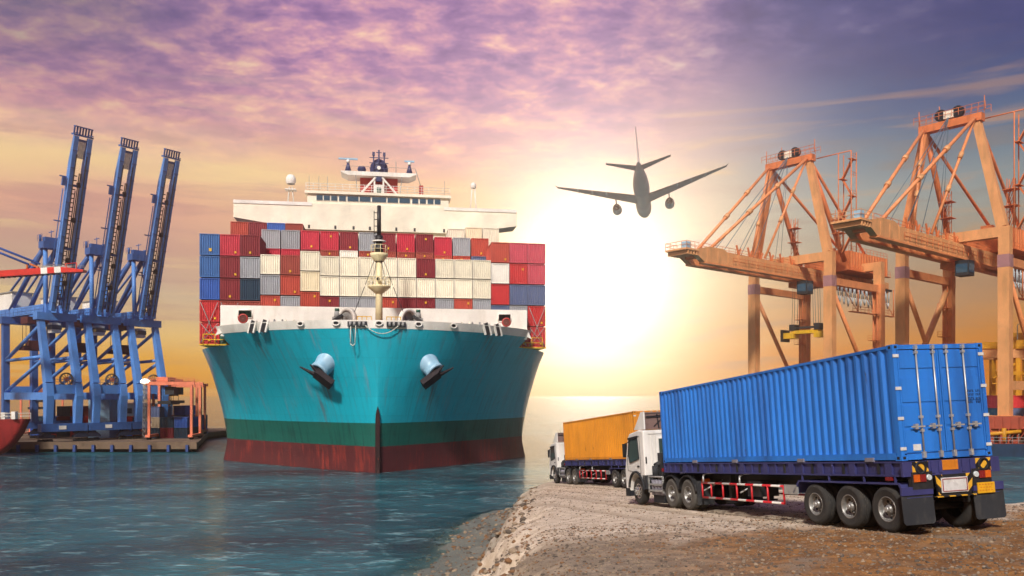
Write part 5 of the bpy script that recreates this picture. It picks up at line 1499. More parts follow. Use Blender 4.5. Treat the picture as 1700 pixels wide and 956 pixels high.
_wm = {}
def wheel_meshes(kind):
    """tyre + rim meshes centred at origin, axis +x pointing outward"""
    if kind in _wm: return _wm[kind]
    Rr, w = 0.525, 0.29
    pr = [(0.29, -w / 2 + .02), (0.34, -w / 2), (0.45, -w / 2 + .0), (0.505, -w / 2 + .03), (Rr, -w / 2 + .06)]
    for k in range(4):
        a = -w / 2 + .075 + k * .047
        pr += [(Rr, a - .006), (Rr - .016, a - .005), (Rr - .016, a + .005), (Rr, a + .006)]
    pr += [(Rr, w / 2 - .06), (0.505, w / 2 - .03), (0.47, w / 2 - .004), (0.45, w / 2), (0.445, w / 2 + .004), (0.43, w / 2), (0.34, w / 2 - .006), (0.29, w / 2 - .02)]
    ty = MB().lathe(pr, axis=(1, 0, 0), n=40)
    tyre = ty.mesh('tyre', M['tyre_dust' if kind == 'drive' else 'tyre'])
    if kind == 'steer':      # hub pushed outward
        rp = [(.285, -.1), (.295, w / 2 - .02), (.275, w / 2 - .01), (.262, w / 2 - .03), (.25, w / 2 - .05), (.17, w / 2 + .02), (.12, w / 2 + .03), (.11, w / 2 + .09), (.02, w / 2 + .1), (.0, w / 2 + .1)]
    else:                    # deep dish of an outer twin wheel
        rp = [(.285, -.1), (.295, w / 2 - .02), (.28, w / 2 - .01), (.265, w / 2 - .03), (.255, w / 2 - .10), (.235, w / 2 - .15), (.13, w / 2 - .17), (.12, w / 2 - .14), (.1, w / 2 - .05), (.075, w / 2 - .02), (.0, w / 2 - .015)]
    rim = MB().lathe(rp, axis=(1, 0, 0), n=32).mesh('rim', M['rim_chrome'] if kind == 'steer' else M['rim'])
    hb_ = MB()
    zz = rp[5][1] if kind == 'steer' else rp[6][1]
    for k in range(8):
        a = 2 * math.pi * k / 8
        c_ = Vector((zz - .03 if kind == 'steer' else zz + .002, math.cos(a) * .205, math.sin(a) * .205))
        hb_.tube(c_, c_ + Vector((.022, 0, 0)), .034, n=10)
    holes = hb_.mesh('hand_hole', M['black'])
    nt_ = MB()
    for k in range(10):
        a = 2 * math.pi * (k + .5) / 10; c_ = Vector((rp[7][1] - .03, math.cos(a) * .145, math.sin(a) * .145))
        nt_.tube(c_, c_ + Vector((.05, 0, 0)), .016, n=6)
    nuts = nt_.mesh('wheel_nut', M['galv'])
    hub = MB().tube((rp[-2][1] - .02, 0, 0), (rp[-2][1] + .03, 0, 0), .055, n=12).mesh('hub_cap', M['galv'])
    _wm[kind] = (tyre, rim, holes, nuts, hub)
    return _wm[kind]
def wheel(parent, x, y, h, outward, kind, dressed=True):
    ty, rm, ho, nu, hc = wheel_meshes(kind)
    w = bpy.data.objects.new('wheel', ty); COL.objects.link(w); w.parent = parent
    w.location = (x, y, h)
    w.rotation_euler = (random.random() * 6, 0, 0) if outward > 0 else (random.random() * 6, 0, math.pi)
    if dressed:
        for nm, me_ in (('rim', rm), ('hand_hole', ho), ('wheel_nut', nu), ('hub_cap', hc)):
            q = bpy.data.objects.new(nm, me_); COL.objects.link(q); q.parent = w
    return w
WID = 2.44
def arc_strip(x0, x1, cy, cz, r_, a0, a1, n=12, th=.03):
    """curved mudguard band"""
    mb = MB(); o1, o2 = [], []
    pts = []
    for i in range(n + 1):
        a = a0 + (a1 - a0) * i / n; pts.append((cy + math.cos(a) * r_, cz + math.sin(a) * r_))
    pin = []
    for i in range(n + 1):
        a = a0 + (a1 - a0) * i / n; pin.append((cy + math.cos(a) * (r_ - th), cz + math.sin(a) * (r_ - th)))
    poly = pts + list(reversed(pin))
    mb.prism([(x0, q[0], q[1]) for q in poly], (x1 - x0, 0, 0))
    return mb

def tractor(mat_, label):
    t = thing('truck_tractor', label, 'truck', mat_, 'white tractor units')
    C_ = M['chassis']
    xl, xr = -.02, WID + .02
    # frame rails
    for x in (.80, 1.64): MB().bx(x - .05, x + .05, 9.6, 15.7, .82, 1.08).build('frame_rail', C_, t)
    mb = MB()
    for y in (9.7, 10.9, 12.4, 13.4): mb.bx(.85, 1.59, y, y + .12, .84, 1.04)
    mb.build('cross_member', C_, t)
    for y in (10.45, 11.72):
        MB().tube((.3, y, .53), (2.14, y, .53), .12, n=10).lathe([(.02, -.3), (.26, -.2), (.3, 0), (.26, .2), (.02, .3)], (1.22, y, .55), (1, 0, 0), 14).build('axle', C_, t)
        for s, x in ((-1, .14), (1, WID - .14)):
            wheel(t, x, y, .525, s, 'drive'); wheel(t, x - s * .33, y, .525, s, 'drive', False)
        for x0, x1 in ((-.03, .62), (WID - .62, WID + .03)):
            arc_strip(x0, x1, y, .53, .66, R(12), R(168)).build('mudguard', C_, t)
    MB().tube((.3, 14.7, .53), (2.14, 14.7, .53), .09, n=8).build('axle', C_, t)
    for s, x in ((-1, .17), (1, WID - .17)): wheel(t, x, 14.7, .525, s, 'steer')
    for x0 in (.0, WID - .62):
        f_ = MB().bx(x0, x0 + .62, 9.72, 9.75, .2, 1.0).build('mudflap', M['rubber'], t)
        MB().bx(x0 + .18, x0 + .46, 9.66, 9.715, .92, 1.06).build('tail_lamp', M['lens_amber'], t)
    # fifth wheel
    MB().lathe([(.02, 0), (.48, 0), (.48, .07), (.02, .075)], (1.22, 11.1, 1.2), n=18).bx(.8, 1.64, 10.8, 11.4, 1.08, 1.2).build('fifth_wheel', C_, t)
    # cab: side outline with the wheel arch cut out, sloped screen
    yb, yf = 13.86, 15.82
    arch = [(14.7 + math.cos(a) * .70, .55 + math.sin(a) * .72) for a in [R(168 - k * 156 / 10) for k in range(11)]]
    prof = [(yb, 1.02)] + [q for q in arch if q[0] > yb] + [(15.45, .48), (yf - .02, .46), (yf, 1.35), (yf - .08, 1.62), (yf - .42, 2.62), (yf - .62, 2.78), (14.3, 2.9), (yb, 2.86)]
    cabm = MB().prism([(xl, q[0], q[1]) for q in prof], (xr - xl, 0, 0))
    cb = cabm.build('cab', M['cab_white'], t)
    bev = cb.modifiers.new('bevel', 'BEVEL'); bev.width = .05; bev.segments = 2; bev.limit_method = 'ANGLE'; bev.angle_limit = R(40)
    for s, x in ((-1, xl), (1, xr)):
        o_ = s * .012
        win = [(14.32, 1.78), (15.22, 1.62), (15.34, 1.95), (15.18, 2.52), (14.40, 2.58)]
        dr = MB()
        out = [(14.22, 1.22), (14.22, 2.66), (15.24, 2.62), (15.5, 1.7), (15.48, 1.32)]
        for a_, b2 in zip(out, out[1:] + out[:1]): dr.beam((x + o_ * .3, a_[0], a_[1]), (x + o_ * .3, b2[0], b2[1]), .012, .016, up=(1, 0, 0))
        d_ = dr.build('door_seam', M['gasket'], t)
        MB().prism([(x, q[0], q[1]) for q in win], (o_, 0, 0)).build('side_window', M['cab_glass'], t)
        mb = MB()
        for a_, b2 in zip(win, win[1:] + win[:1]): mb.beam((x + o_ * 1.2, a_[0], a_[1]), (x + o_ * 1.2, b2[0], b2[1]), .02, .045, up=(1, 0, 0))
        mb.build('window_seal', M['gasket'], t)
        MB().bx(x, x + s * .03, 14.34, 14.52, 1.46, 1.52).build('door_handle', M['gasket'], t)
        MB().prism([(x, 15.25, 2.62), (x, 14.35, 2.68), (x, 14.35, 2.6), (x, 15.25, 2.54)], (s * .06, 0, 0)).build('rain_visor', M['gasket'], t)
        mr = MB().tube((x, 15.3, 2.45), (x - s * .05, 15.8, 2.4), .02, n=6).tube((x, 15.4, 1.9), (x - s * .05, 15.8, 1.95), .02, n=6).bx(x - s * .12, x + s * .06, 15.76, 15.84, 1.85, 2.4)
        mr.build('mirror', M['black'], t)
        arc_strip(x - .06 if s < 0 else x - .02, x + .02 if s < 0 else x + .06, 14.7, .55, .76, R(8), R(176), 14, .06).build('arch_trim', M['rubber'], t)
        MB().bx(x - .02 if s < 0 else x - .5, x + .5 if s < 0 else x + .02, yf - .38, yf - .01, .3, .62).build('step', M['gasket'], t)
        MB().prism([(x, 13.82, 1.15), (x, 13.82, .62), (x, 14.0, .62), (x, 14.12, 1.15)], (-s * .5, 0, 0)).build('rear_wing', M['rubber'], t)
        MB().bx(x - s * .05, x - s * .10, yb - .03, yb - .004, 1.6, 1.85).build('vent', M['gasket'], t)
    MB().prism([(.1, yf - .09, 1.66), (WID - .1, yf - .09, 1.66), (WID - .12, yf - .425, 2.58), (.12, yf - .425, 2.58)], (0, .03, 0)).build('windscreen', M['cab_glass'], t)
    rw = MB().bx(.62, 1.82, yb - .02, yb - .003, 1.98, 2.52).build('rear_window', M['cab_glass'], t)
    mb = MB()
    for a_, b2 in (((.6, 1.96), (1.84, 1.96)), ((.6, 2.54), (1.84, 2.54)), ((.6, 1.96), (.6, 2.54)), ((1.84, 1.96), (1.84, 2.54))): mb.beam((a_[0], yb - .015, a_[1]), (b2[0], yb - .015, b2[1]), .03, .05, up=(0, 1, 0))
    mb.build('window_seal', M['cab_white'], rw)
    mb = MB()
    for x in (.3, .46, 1.98, 2.14): mb.bx(x, x + .03, yb - .03, yb - .004, 1.4, 2.7)
    mb.bx(.2, 2.24, yb - .03, yb - .004, 2.72, 2.76)
    mb.split('panel_rib', M['cab_white'], t)
    # wind deflector, open at the back
    sd = MB()
    for x in (.06, WID - .12): sd.prism([(x, yb + .02, 2.9), (x, yb + .02, 3.58), (x, yb + .28, 3.58), (x, yb + 1.0, 2.92)], (.06, 0, 0))
    sd.prism([(.12, yb + .28, 3.58), (.12, yb + .33, 3.58), (.12, yb + 1.02, 2.92), (.12, yb + .97, 2.92)], (WID - .24, 0, 0))
    df = sd.build('wind_deflector', M['cab_white'], t)
    MB().prism([(.121, yb + .06, 2.905), (.121, yb + .20, 3.57), (.121, yb + .23, 3.57), (.121, yb + .10, 2.905)], (WID - .242, 0, 0)).build('deflector_back', M['cab_inner'], df)
    mb = MB()
    for x in (.7, 1.22, 1.74): mb.beam((x, yb + .05, 2.93), (x, yb + .18, 3.5), .04, .05)
    mb.beam((.2, yb + .12, 3.38), (2.2, yb + .12, 3.42), .03, .05); mb.beam((.5, yb + .07, 3.0), (1.0, yb + .14, 3.4), .03, .03); mb.beam((.14, yb + .05, 3.5), (2.3, yb + .16, 3.52), .02, .03)
    mb.build('deflector_frame', M['gasket'], df)
    # kit behind and beside the cab
    cool = MB().bx(.42, 1.15, 13.28, 13.6, 1.1, 1.98).build('air_filter', M['rubber'], t)
    mb = MB()
    for a_ in range(4):
        for b2 in range(4): mb.bx(.45 + a_ * .175, .585 + a_ * .175, 13.245, 13.28, 1.14 + b2 * .21, 1.31 + b2 * .21)
    mb.build('filter_cell', M['chassis'], cool)
    MB().tube((.25, 13.5, 1.05), (.25, 13.5, 1.5), .12, n=10).tube((.25, 13.5, 1.5), (.6, 13.5, 1.65), .1, n=8).build('intake_pipe', M['rubber'], t)
    for s, x0, x1 in ((-1, .02, .55), (1, WID - .55, WID - .02)):
        fr = MB()
        for z in (.55, .78): fr.bx(x0 if s < 0 else x1 - .04, x0 + .04 if s < 0 else x1, 12.42, 13.72, z, z + .07)
        fr.bx(x0, x0 + .05, 12.42, 12.48, .5, 1.1); fr.bx(x0, x0 + .05, 13.66, 13.72, .5, 1.1); fr.tube((x0 + .03, 12.45, 1.1), (x0 + .03, 13.7, 1.1), .03, n=6)
        fr.build('side_guard', M['galv'], t)
        tk = MB()
        for k in range(4): tk.tube((x0 + .14 if s < 0 else x1 - .14, 12.62 + k * .27, .42), (x0 + .14 if s < 0 else x1 - .14, 12.62 + k * .27, .98), .115, n=12)
        tk.split('air_tank', M['trailer_grey'], t)
        MB().bx(x0 + .1, x1 - .05, 12.55, 13.5, .13, .44).build('battery_box', M['gasket'], t)
    mb = MB()
    for k, (a_, b2) in enumerate((((.5, 12.4, 1.1), (.9, 12.1, 1.5)), ((1.0, 12.5, 1.2), (1.4, 12.0, 1.55)), ((1.5, 12.9, 1.2), (1.2, 12.2, 1.6)))): mb.path(sag(a_, b2, .18, 6), .025)
    mb.build('air_hose', M['galv'], t)
    MB().bx(-.02, .2, 12.3, 12.36, 1.3, 1.42).build('marker_lamp', M['lens_red'], t)
    return t

def trailer(mat_, label):
    t = thing('semi_trailer', label, 'trailer', mat_, 'skeletal container trailers')
    Pp, C_ = M['trailer_purple'], M['chassis']
    top = FLOOR_H - .012
    for x in (.78, 1.66):
        b1 = MB().bx(x - .02, x + .02, .05, 12.1, .98, top - .3).bx(x - .09, x + .09, .05, 12.1, top - .3, top - .25).bx(x - .09, x + .09, .05, 12.1, .94, .98)
        b1.build('main_beam', C_, t)
    for x0, s in ((.0, 1), (WID, -1)):
        sr = MB().bx(x0 + s * .05, x0 + s * .09, -.02, 12.12, top - .30, top - .04).bx(x0 + s * .0, x0 + s * .12, -.02, 12.12, top - .34, top - .30).bx(x0 + s * .0, x0 + s * .12, -.02, 12.12, top - .04, top)
        rail = sr.build('side_rail', Pp, t)
        y = .35; k = 0
        while y < 12:
            MB().bx(x0 + s * .004, x0 + s * .05, y, y + (.05 if k % 3 else .22), top - .299, top - .041).build('stake_pocket', C_ if k % 3 == 1 else Pp, rail)
            y += .42; k += 1
        mb = MB()
        for y in (.9, 3.6, 7.0, 9.6): mb.bx(x0 - s * .03, x0 + s * .1, y, y + .28, top, top + .09)
        mb.split('twist_lock', M['trailer_grey'], rail)
    mb = MB(); y = .1
    while y < 12.0: mb.bx(.09, WID - .09, y, y + .09, top - .24, top - .06); y += 1.06
    mb.build('cross_member', C_, t)
    MB().bx(.0, WID, 12.12, 12.2, top - .34, top).build('front_beam', Pp, t)
    MB().bx(.3, 2.14, 9.9, 11.9, .93, .975).build('kingpin_plate', C_, t)
    # tri-axle
    for y in (.62, 1.95, 3.28):
        MB().tube((.3, y, .53), (2.14, y, .53), .10, n=10).build('axle', C_, t)
        for s, x in ((-1, .14), (1, WID - .14)):
            wheel(t, x, y, .525, s, 'trailer'); wheel(t, x - s * .33, y, .525, s, 'trailer', False)
        mb = MB()
        for x in (.78, 1.66): mb.bx(x - .06, x + .06, y - .55, y + .55, .62, .70); mb.bx(x - .05, x + .05, y - .1, y + .1, .7, .95)
        mb.build('leaf_spring', C_, t)
    for x0, x1 in ((-.02, .64), (WID - .64, WID + .02)):
        mg = MB().prism([(x0, -.1, .80), (x0, .12, 1.13), (x0, 3.92, 1.13), (x0, 4.2, .80), (x0, 4.14, .78), (x0, 3.88, 1.09), (x0, .16, 1.09), (x0, -.04, .78)], (x1 - x0, 0, 0))
        mg.build('mudguard', Pp, t)
        for y in (.25, 1.3, 2.62, 3.75): MB().bx(x0 + .02, x0 + .06, y, y + .04, 1.13, top - .33).build('guard_stay', Pp, t)
    # side guard rails, red and white
    for s, x in ((-1, .03), (1, WID - .03)):
        sg = MB().tube((x, 4.7, .95), (x, 9.4, .95), .033, n=8).tube((x, 4.7, .48), (x, 9.4, .48), .033, n=8).build('side_guard', M['guard'], t)
        up_ = MB()
        for y in (4.7, 5.5, 6.35, 7.2, 8.05, 8.8, 9.4): up_.tube((x, y, .48), (x, y, .95), .03, n=8)
        up_.split('guard_post', M['guard_red'], sg)
        br = MB()
        for y in (7.0, 9.3):
            br.path([(x, y, .95), (x, y, 1.18), (x - s * .12, y, 1.26), (x - s * .75, y, 1.26)], .03); br.tube((x, y, .7), (x - s * .7, y, 1.0), .025, n=6)
        br.split('guard_bracket', M['galv'], sg)
    # landing legs
    for x in (.55, 1.89):
        MB().bx(x - .08, x + .08, 8.3, 8.46, .35, 1.2).bx(x - .16, x + .16, 8.2, 8.56, .3, .35).build('landing_leg', C_, t)
    # tool box and spare rack under the deck
    MB().bx(.1, .7, 6.0, 6.7, .6, 1.05).build('tool_box', C_, t)
    # rear end
    yb = -.1
    MB().bx(-.08, WID + .08, yb, yb + .06, top - .34, top - .01).build('rear_beam', Pp, t)
    for x0, x1, k in ((.17, .59, 'hazard'), (1.86, 2.27, 'hazard_b')):
        MB().bx(x0, x1, yb - .012, yb - .002, top - .30, top - .02).build('hazard_board', M[k], t)
        MB().lathe([(.15, 0), (.15, .02), (.10, .022), (.10, .004)], ((x0 + x1) / 2, yb - .012, top - .16), (0, -1, 0), 18).build('towing_eye', M['gasket'], t)
    MB().bx(.95, 1.38, yb - .014, yb - .002, 1.37, 1.59).build('marker_plate', M['plate_orange'], t)
    for x in (.66, .86, 1.48, 1.70): MB().bx(x, x + .09, yb - .02, yb - .001, top - .29, top - .03).build('rear_rib', Pp, t)
    for x0, seq in ((.15, ('lens_amber', 'lens_red', 'lens_clear')), (1.73, ('lens_clear', 'lens_red', 'lens_amber'))):
        lb = MB().bx(x0 - .02, x0 + .52, yb - .02, yb + .1, .98, 1.36).build('lamp_box', C_, t)
        for k, q in enumerate(seq):
            if q == 'lens_clear': MB().tube((x0 + .09 + k * .16, yb - .02, 1.23), (x0 + .09 + k * .16, yb - .06, 1.23), .075, .06, 14).build('lamp', M[q], lb)
            else: MB().bx(x0 + .015 + k * .16, x0 + .165 + k * .16, yb - .05, yb - .021, 1.145, 1.305).build('lamp', M[q], lb)
    bb = MB().prism([(.74, yb - .01, 1.27), (1.74, yb - .01, 1.27), (1.68, yb - .01, .80), (.80, yb - .01, .80)], (0, .04, 0)).build('bumper_board', C_, t)
    MB().prism([(.74, yb - .022, 1.27), (.92, yb - .022, 1.27), (.90, yb - .022, .82), (.80, yb - .022, .82)], (0, .01, 0)).build('hazard_board', M['hazard'], bb)
    MB().prism([(1.56, yb - .022, 1.27), (1.74, yb - .022, 1.27), (1.68, yb - .022, .82), (1.58, yb - .022, .82)], (0, .01, 0)).build('hazard_board', M['hazard_b'], bb)
    MB().bx(.7, 1.78, yb - .05, yb + .03, .775, .80).build('bumper_bar', M['hazard'], bb)
    np_ = MB().bx(.87, 1.57, yb - .045, yb - .025, .87, 1.2).build('number_plate', M['plate_white'], t)
    mb = MB()
    for a_, b2 in (((.9, .9), (1.54, .9)), ((.9, 1.17), (1.54, 1.17)), ((.9, .9), (.9, 1.17)), ((1.54, .9), (1.54, 1.17))): mb.beam((a_[0], yb - .048, a_[1]), (b2[0], yb - .048, b2[1]), .012, .022, up=(0, 1, 0))
    mb.build('plate_border', M['plate_red'], np_)
    yp = MB().bx(1.83, 2.3, yb - .04, yb - .022, .80, 1.04).build('yellow_plate', M['plate_yellow'], t)
    mb = MB()
    for r_, (x0, n) in enumerate(((1.87, 5), (1.90, 4), (1.87, 5))):
        for k in range(n): mb.bx(x0 + k * .08, x0 + .05 + k * .08, yb - .043, yb - .041, .98 - r_ * .065, 1.005 - r_ * .065)
    mb.build('plate_print', M['plate_orange'], yp)
    for x0, x1, z0, z1 in ((-.16, .66, .22, .86), (1.75, 2.57, .22, .86)):
        fl = MB().prism([(x0, -.12, z0 + .05), (x0 + .05, -.12, z0), (x1 - .05, -.12, z0), (x1, -.12, z0 + .05), (x1, -.09, z1), (x0, -.09, z1)], (0, .02, 0)).build('mudflap', M['rubber'], t)
        MB().bx(x0, x1, -.115, -.06, z1, z1 + .18).build('flap_hanger', Pp, fl)
    MB().bx(-.02, .08, .35, .55, 1.18, 1.26).build('marker_lamp', M['lens_red'], t)
    MB().bx(-.02, .03, 4.0, 4.6, .75, 1.0).build('bracket', M['galv'], t)
    return t

def box40(mat_, matname, label, numbers):
    m = M[matname]
    t = thing('shipping_container', label, 'container', mat_, 'containers on the lorries')
    H_, L_, W_ = 2.59, 12.19, WID
    f_ = .10
    z0 = FLOOR_H
    fr = MB()
    for x0, x1 in ((0, f_), (W_ - f_, W_)):
        fr.bx(x0, x1, 0, .14, z0 + .118, z0 + H_ - .118); fr.bx(x0, x1, L_ - .12, L_, z0 + .118, z0 + H_ - .118)
        fr.bx(x0 + .01, x1 - .01, .17, L_ - .17, z0 + .02, z0 + .17); fr.bx(x0 + .015, x1 - .015, .17, L_ - .17, z0 + H_ - .075, z0 + H_ - .01)
    for y0, y1 in ((0.01, .09), (L_ - .09, L_ - .01)):
        fr.bx(f_ + .06, W_ - f_ - .06, y0, y1, z0 + .01, z0 + .14); fr.bx(f_ + .06, W_ - f_ - .06, y0, y1, z0 + H_ - .11, z0 + H_ - .01)
    fr.build('frame', m, t)
    for x in (0, W_ - .162):
        for y in (0, L_ - .178):
            for z in (z0, z0 + H_ - .118):
                cc = MB().bx(x - .004, x + .166, y - .004, y + .182, z, z + .118).build('corner_casting', m, t)
                hs = MB(); hs.bx(x + .045, x + .117, y - .007, y - .004, z + .03, z + .09); hs.bx(x - .007, x - .004, y + .05, y + .13, z + .03, z + .09)
                if x > 1: hs.bx(x + .166, x + .169, y + .05, y + .13, z + .03, z + .09)
                hs.build('casting_hole', M['gasket'], cc)
    pr = corrug(.14, L_ - .12, 42, .05)
    for nm, xx, sg in (('side_panel', .022, 1), ('side_panel', W_ - .022, -1)):
        MB().grid([[(xx + sg * o_, y, z0 + .15) for y, o_ in pr], [(xx + sg * o_, y, z0 + H_ - .06) for y, o_ in pr]], sm=False).build(nm, m, t)
    pe = corrug(f_, W_ - f_, 8, .05)
    MB().grid([[(x, L_ - .03 - o_, z0 + .12) for x, o_ in pe], [(x, L_ - .03 - o_, z0 + H_ - .1) for x, o_ in pe]], sm=False).build('end_panel', m, t)
    MB().bx(.06, W_ - .06, .08, L_ - .08, z0 + H_ - .045, z0 + H_ - .02).build('roof', m, t)
    MB().bx(.06, W_ - .06, .08, L_ - .08, z0 + .1, z0 + .14).build('floor', M['gasket'], t)
    # doors
    dz0, dz1 = z0 + .15, z0 + H_ - .13
    for s, x0, x1 in ((-1, f_ + .015, W_ / 2 - .012), (1, W_ / 2 + .012, W_ - f_ - .015)):
        d_ = MB().bx(x0, x1, .03, .07, dz0, dz1)
        # raised frame and the recessed strips between panels
        dr = d_.build('door', m, t)
        pn = MB()
        for a_, b2 in ((.02, .52), (.60, 1.06), (1.14, 1.68), (1.90, 2.27)): pn.bx(x0 + .05, x1 - .05, .012, .0298, dz0 + a_, dz0 + b2)
        pn.bx(x0, x0 + .04, .006, .0296, dz0, dz1); pn.bx(x1 - .04, x1, .006, .0296, dz0, dz1)
        pn.split('door_panel', m, dr)
        gs = MB().bx(x0 - .012, x1 + .012, .0301, .034, dz0 - .02, dz0 - .0005).bx(x0 - .012, x1 + .012, .0301, .034, dz1 + .0005, dz1 + .02).bx(x0 - .014, x0 - .0005, .0301, .034, dz0, dz1).bx(x1 + .0005, x1 + .014, .0301, .034, dz0, dz1)
        gs.build('door_seal', M['gasket'], dr)
        for bx_ in ((.585, 1.04) if s < 0 else (1.40, 1.86)):
            br = MB().tube((bx_, -.03, z0 + .06), (bx_, -.03, z0 + H_ - .06), .020, n=10).build('locking_bar', M['galv'], t)
            kp = MB()
            for z in (z0 + .12, z0 + .62, z0 + .92, z0 + H_ - .22): kp.bx(bx_ - .04, bx_ + .04, -.055, .01, z, z + .06)
            kp.bx(bx_ - .035, bx_ + .035, -.06, .008, z0 + .04, z0 + .12); kp.bx(bx_ - .035, bx_ + .035, -.06, .008, z0 + H_ - .12, z0 + H_ - .03)
            kp.split('bar_keeper', M['galv'], br)
            hn = MB().bx(bx_ - (.3 if s < 0 else .05), bx_ + (.05 if s < 0 else .3), -.075, -.052, z0 + .72, z0 + .755).bx(bx_ - (.2 if s < 0 else -.12), bx_ - (.12 if s < 0 else -.2), -.07, .005, z0 + .68, z0 + .80)
            hn.build('bar_handle', M['galv'], br)
        hx = .05 if s < 0 else W_ - .05
        for z in (dz0 + .08, dz0 + .75, dz0 + 1.42, dz0 + 2.15):
            MB().bx(hx - .06, hx + .09 if s < 0 else hx + .06, -.018, -.003, z, z + .07).build('hinge', M['plate_white'], dr) if s < 0 else MB().bx(hx - .09, hx + .06, -.018, -.003, z, z + .07).build('hinge', M['plate_white'], dr)
    MB().bx(.34, .54, -.004, .0118, dz0 + .06, dz0 + .20).build('placard', M['plate_white'], t)
    if numbers:
        mb = MB()
        for r_ in range(4):
            for k in range(8):
                if k == 4 or (r_ == 3 and k in (3,)): continue
                x0 = 1.93 + k * .045; zz = dz0 + 1.32 - r_ * .085
                mb.bx(x0, x0 + .012, .006, .0119, zz, zz + .05); mb.bx(x0, x0 + .03, .006, .0119, zz + (0 if (k + r_) % 2 else .04), zz + (.012 if (k + r_) % 2 else .05))
        mb.build('door_print', M['gasket'], t)
    return t

def frame_matrix(o):
    m_ = Matrix.Identity(4)
    for i, v_ in enumerate((RGT, FWD, UPV)):
        for j in range(3): m_[j][i] = v_[j]
    m_.translation = o
    return m_
TM1 = frame_matrix(G0 + UPV * .012)
tractor(TM1, 'white tractor unit under the front of the blue container')
trailer(TM1, 'purple skeletal trailer with three axles under the blue container')
box40(TM1, 'box40_blue', 'long blue shipping container with closed rear doors on the near lorry', True)
o2 = P(938, 771.6, 56.0) - FWD * 12.19 - UPV * FLOOR_H
o2.z = gplane(o2.x, o2.y) + .012
TM2 = frame_matrix(o2)
tractor(TM2, 'small white tractor unit farther off, pulling the orange container')
trailer(TM2, 'purple trailer under the orange container, behind the near lorry')
box40(TM2, 'box40_orange', 'orange shipping container on the farther lorry', False)

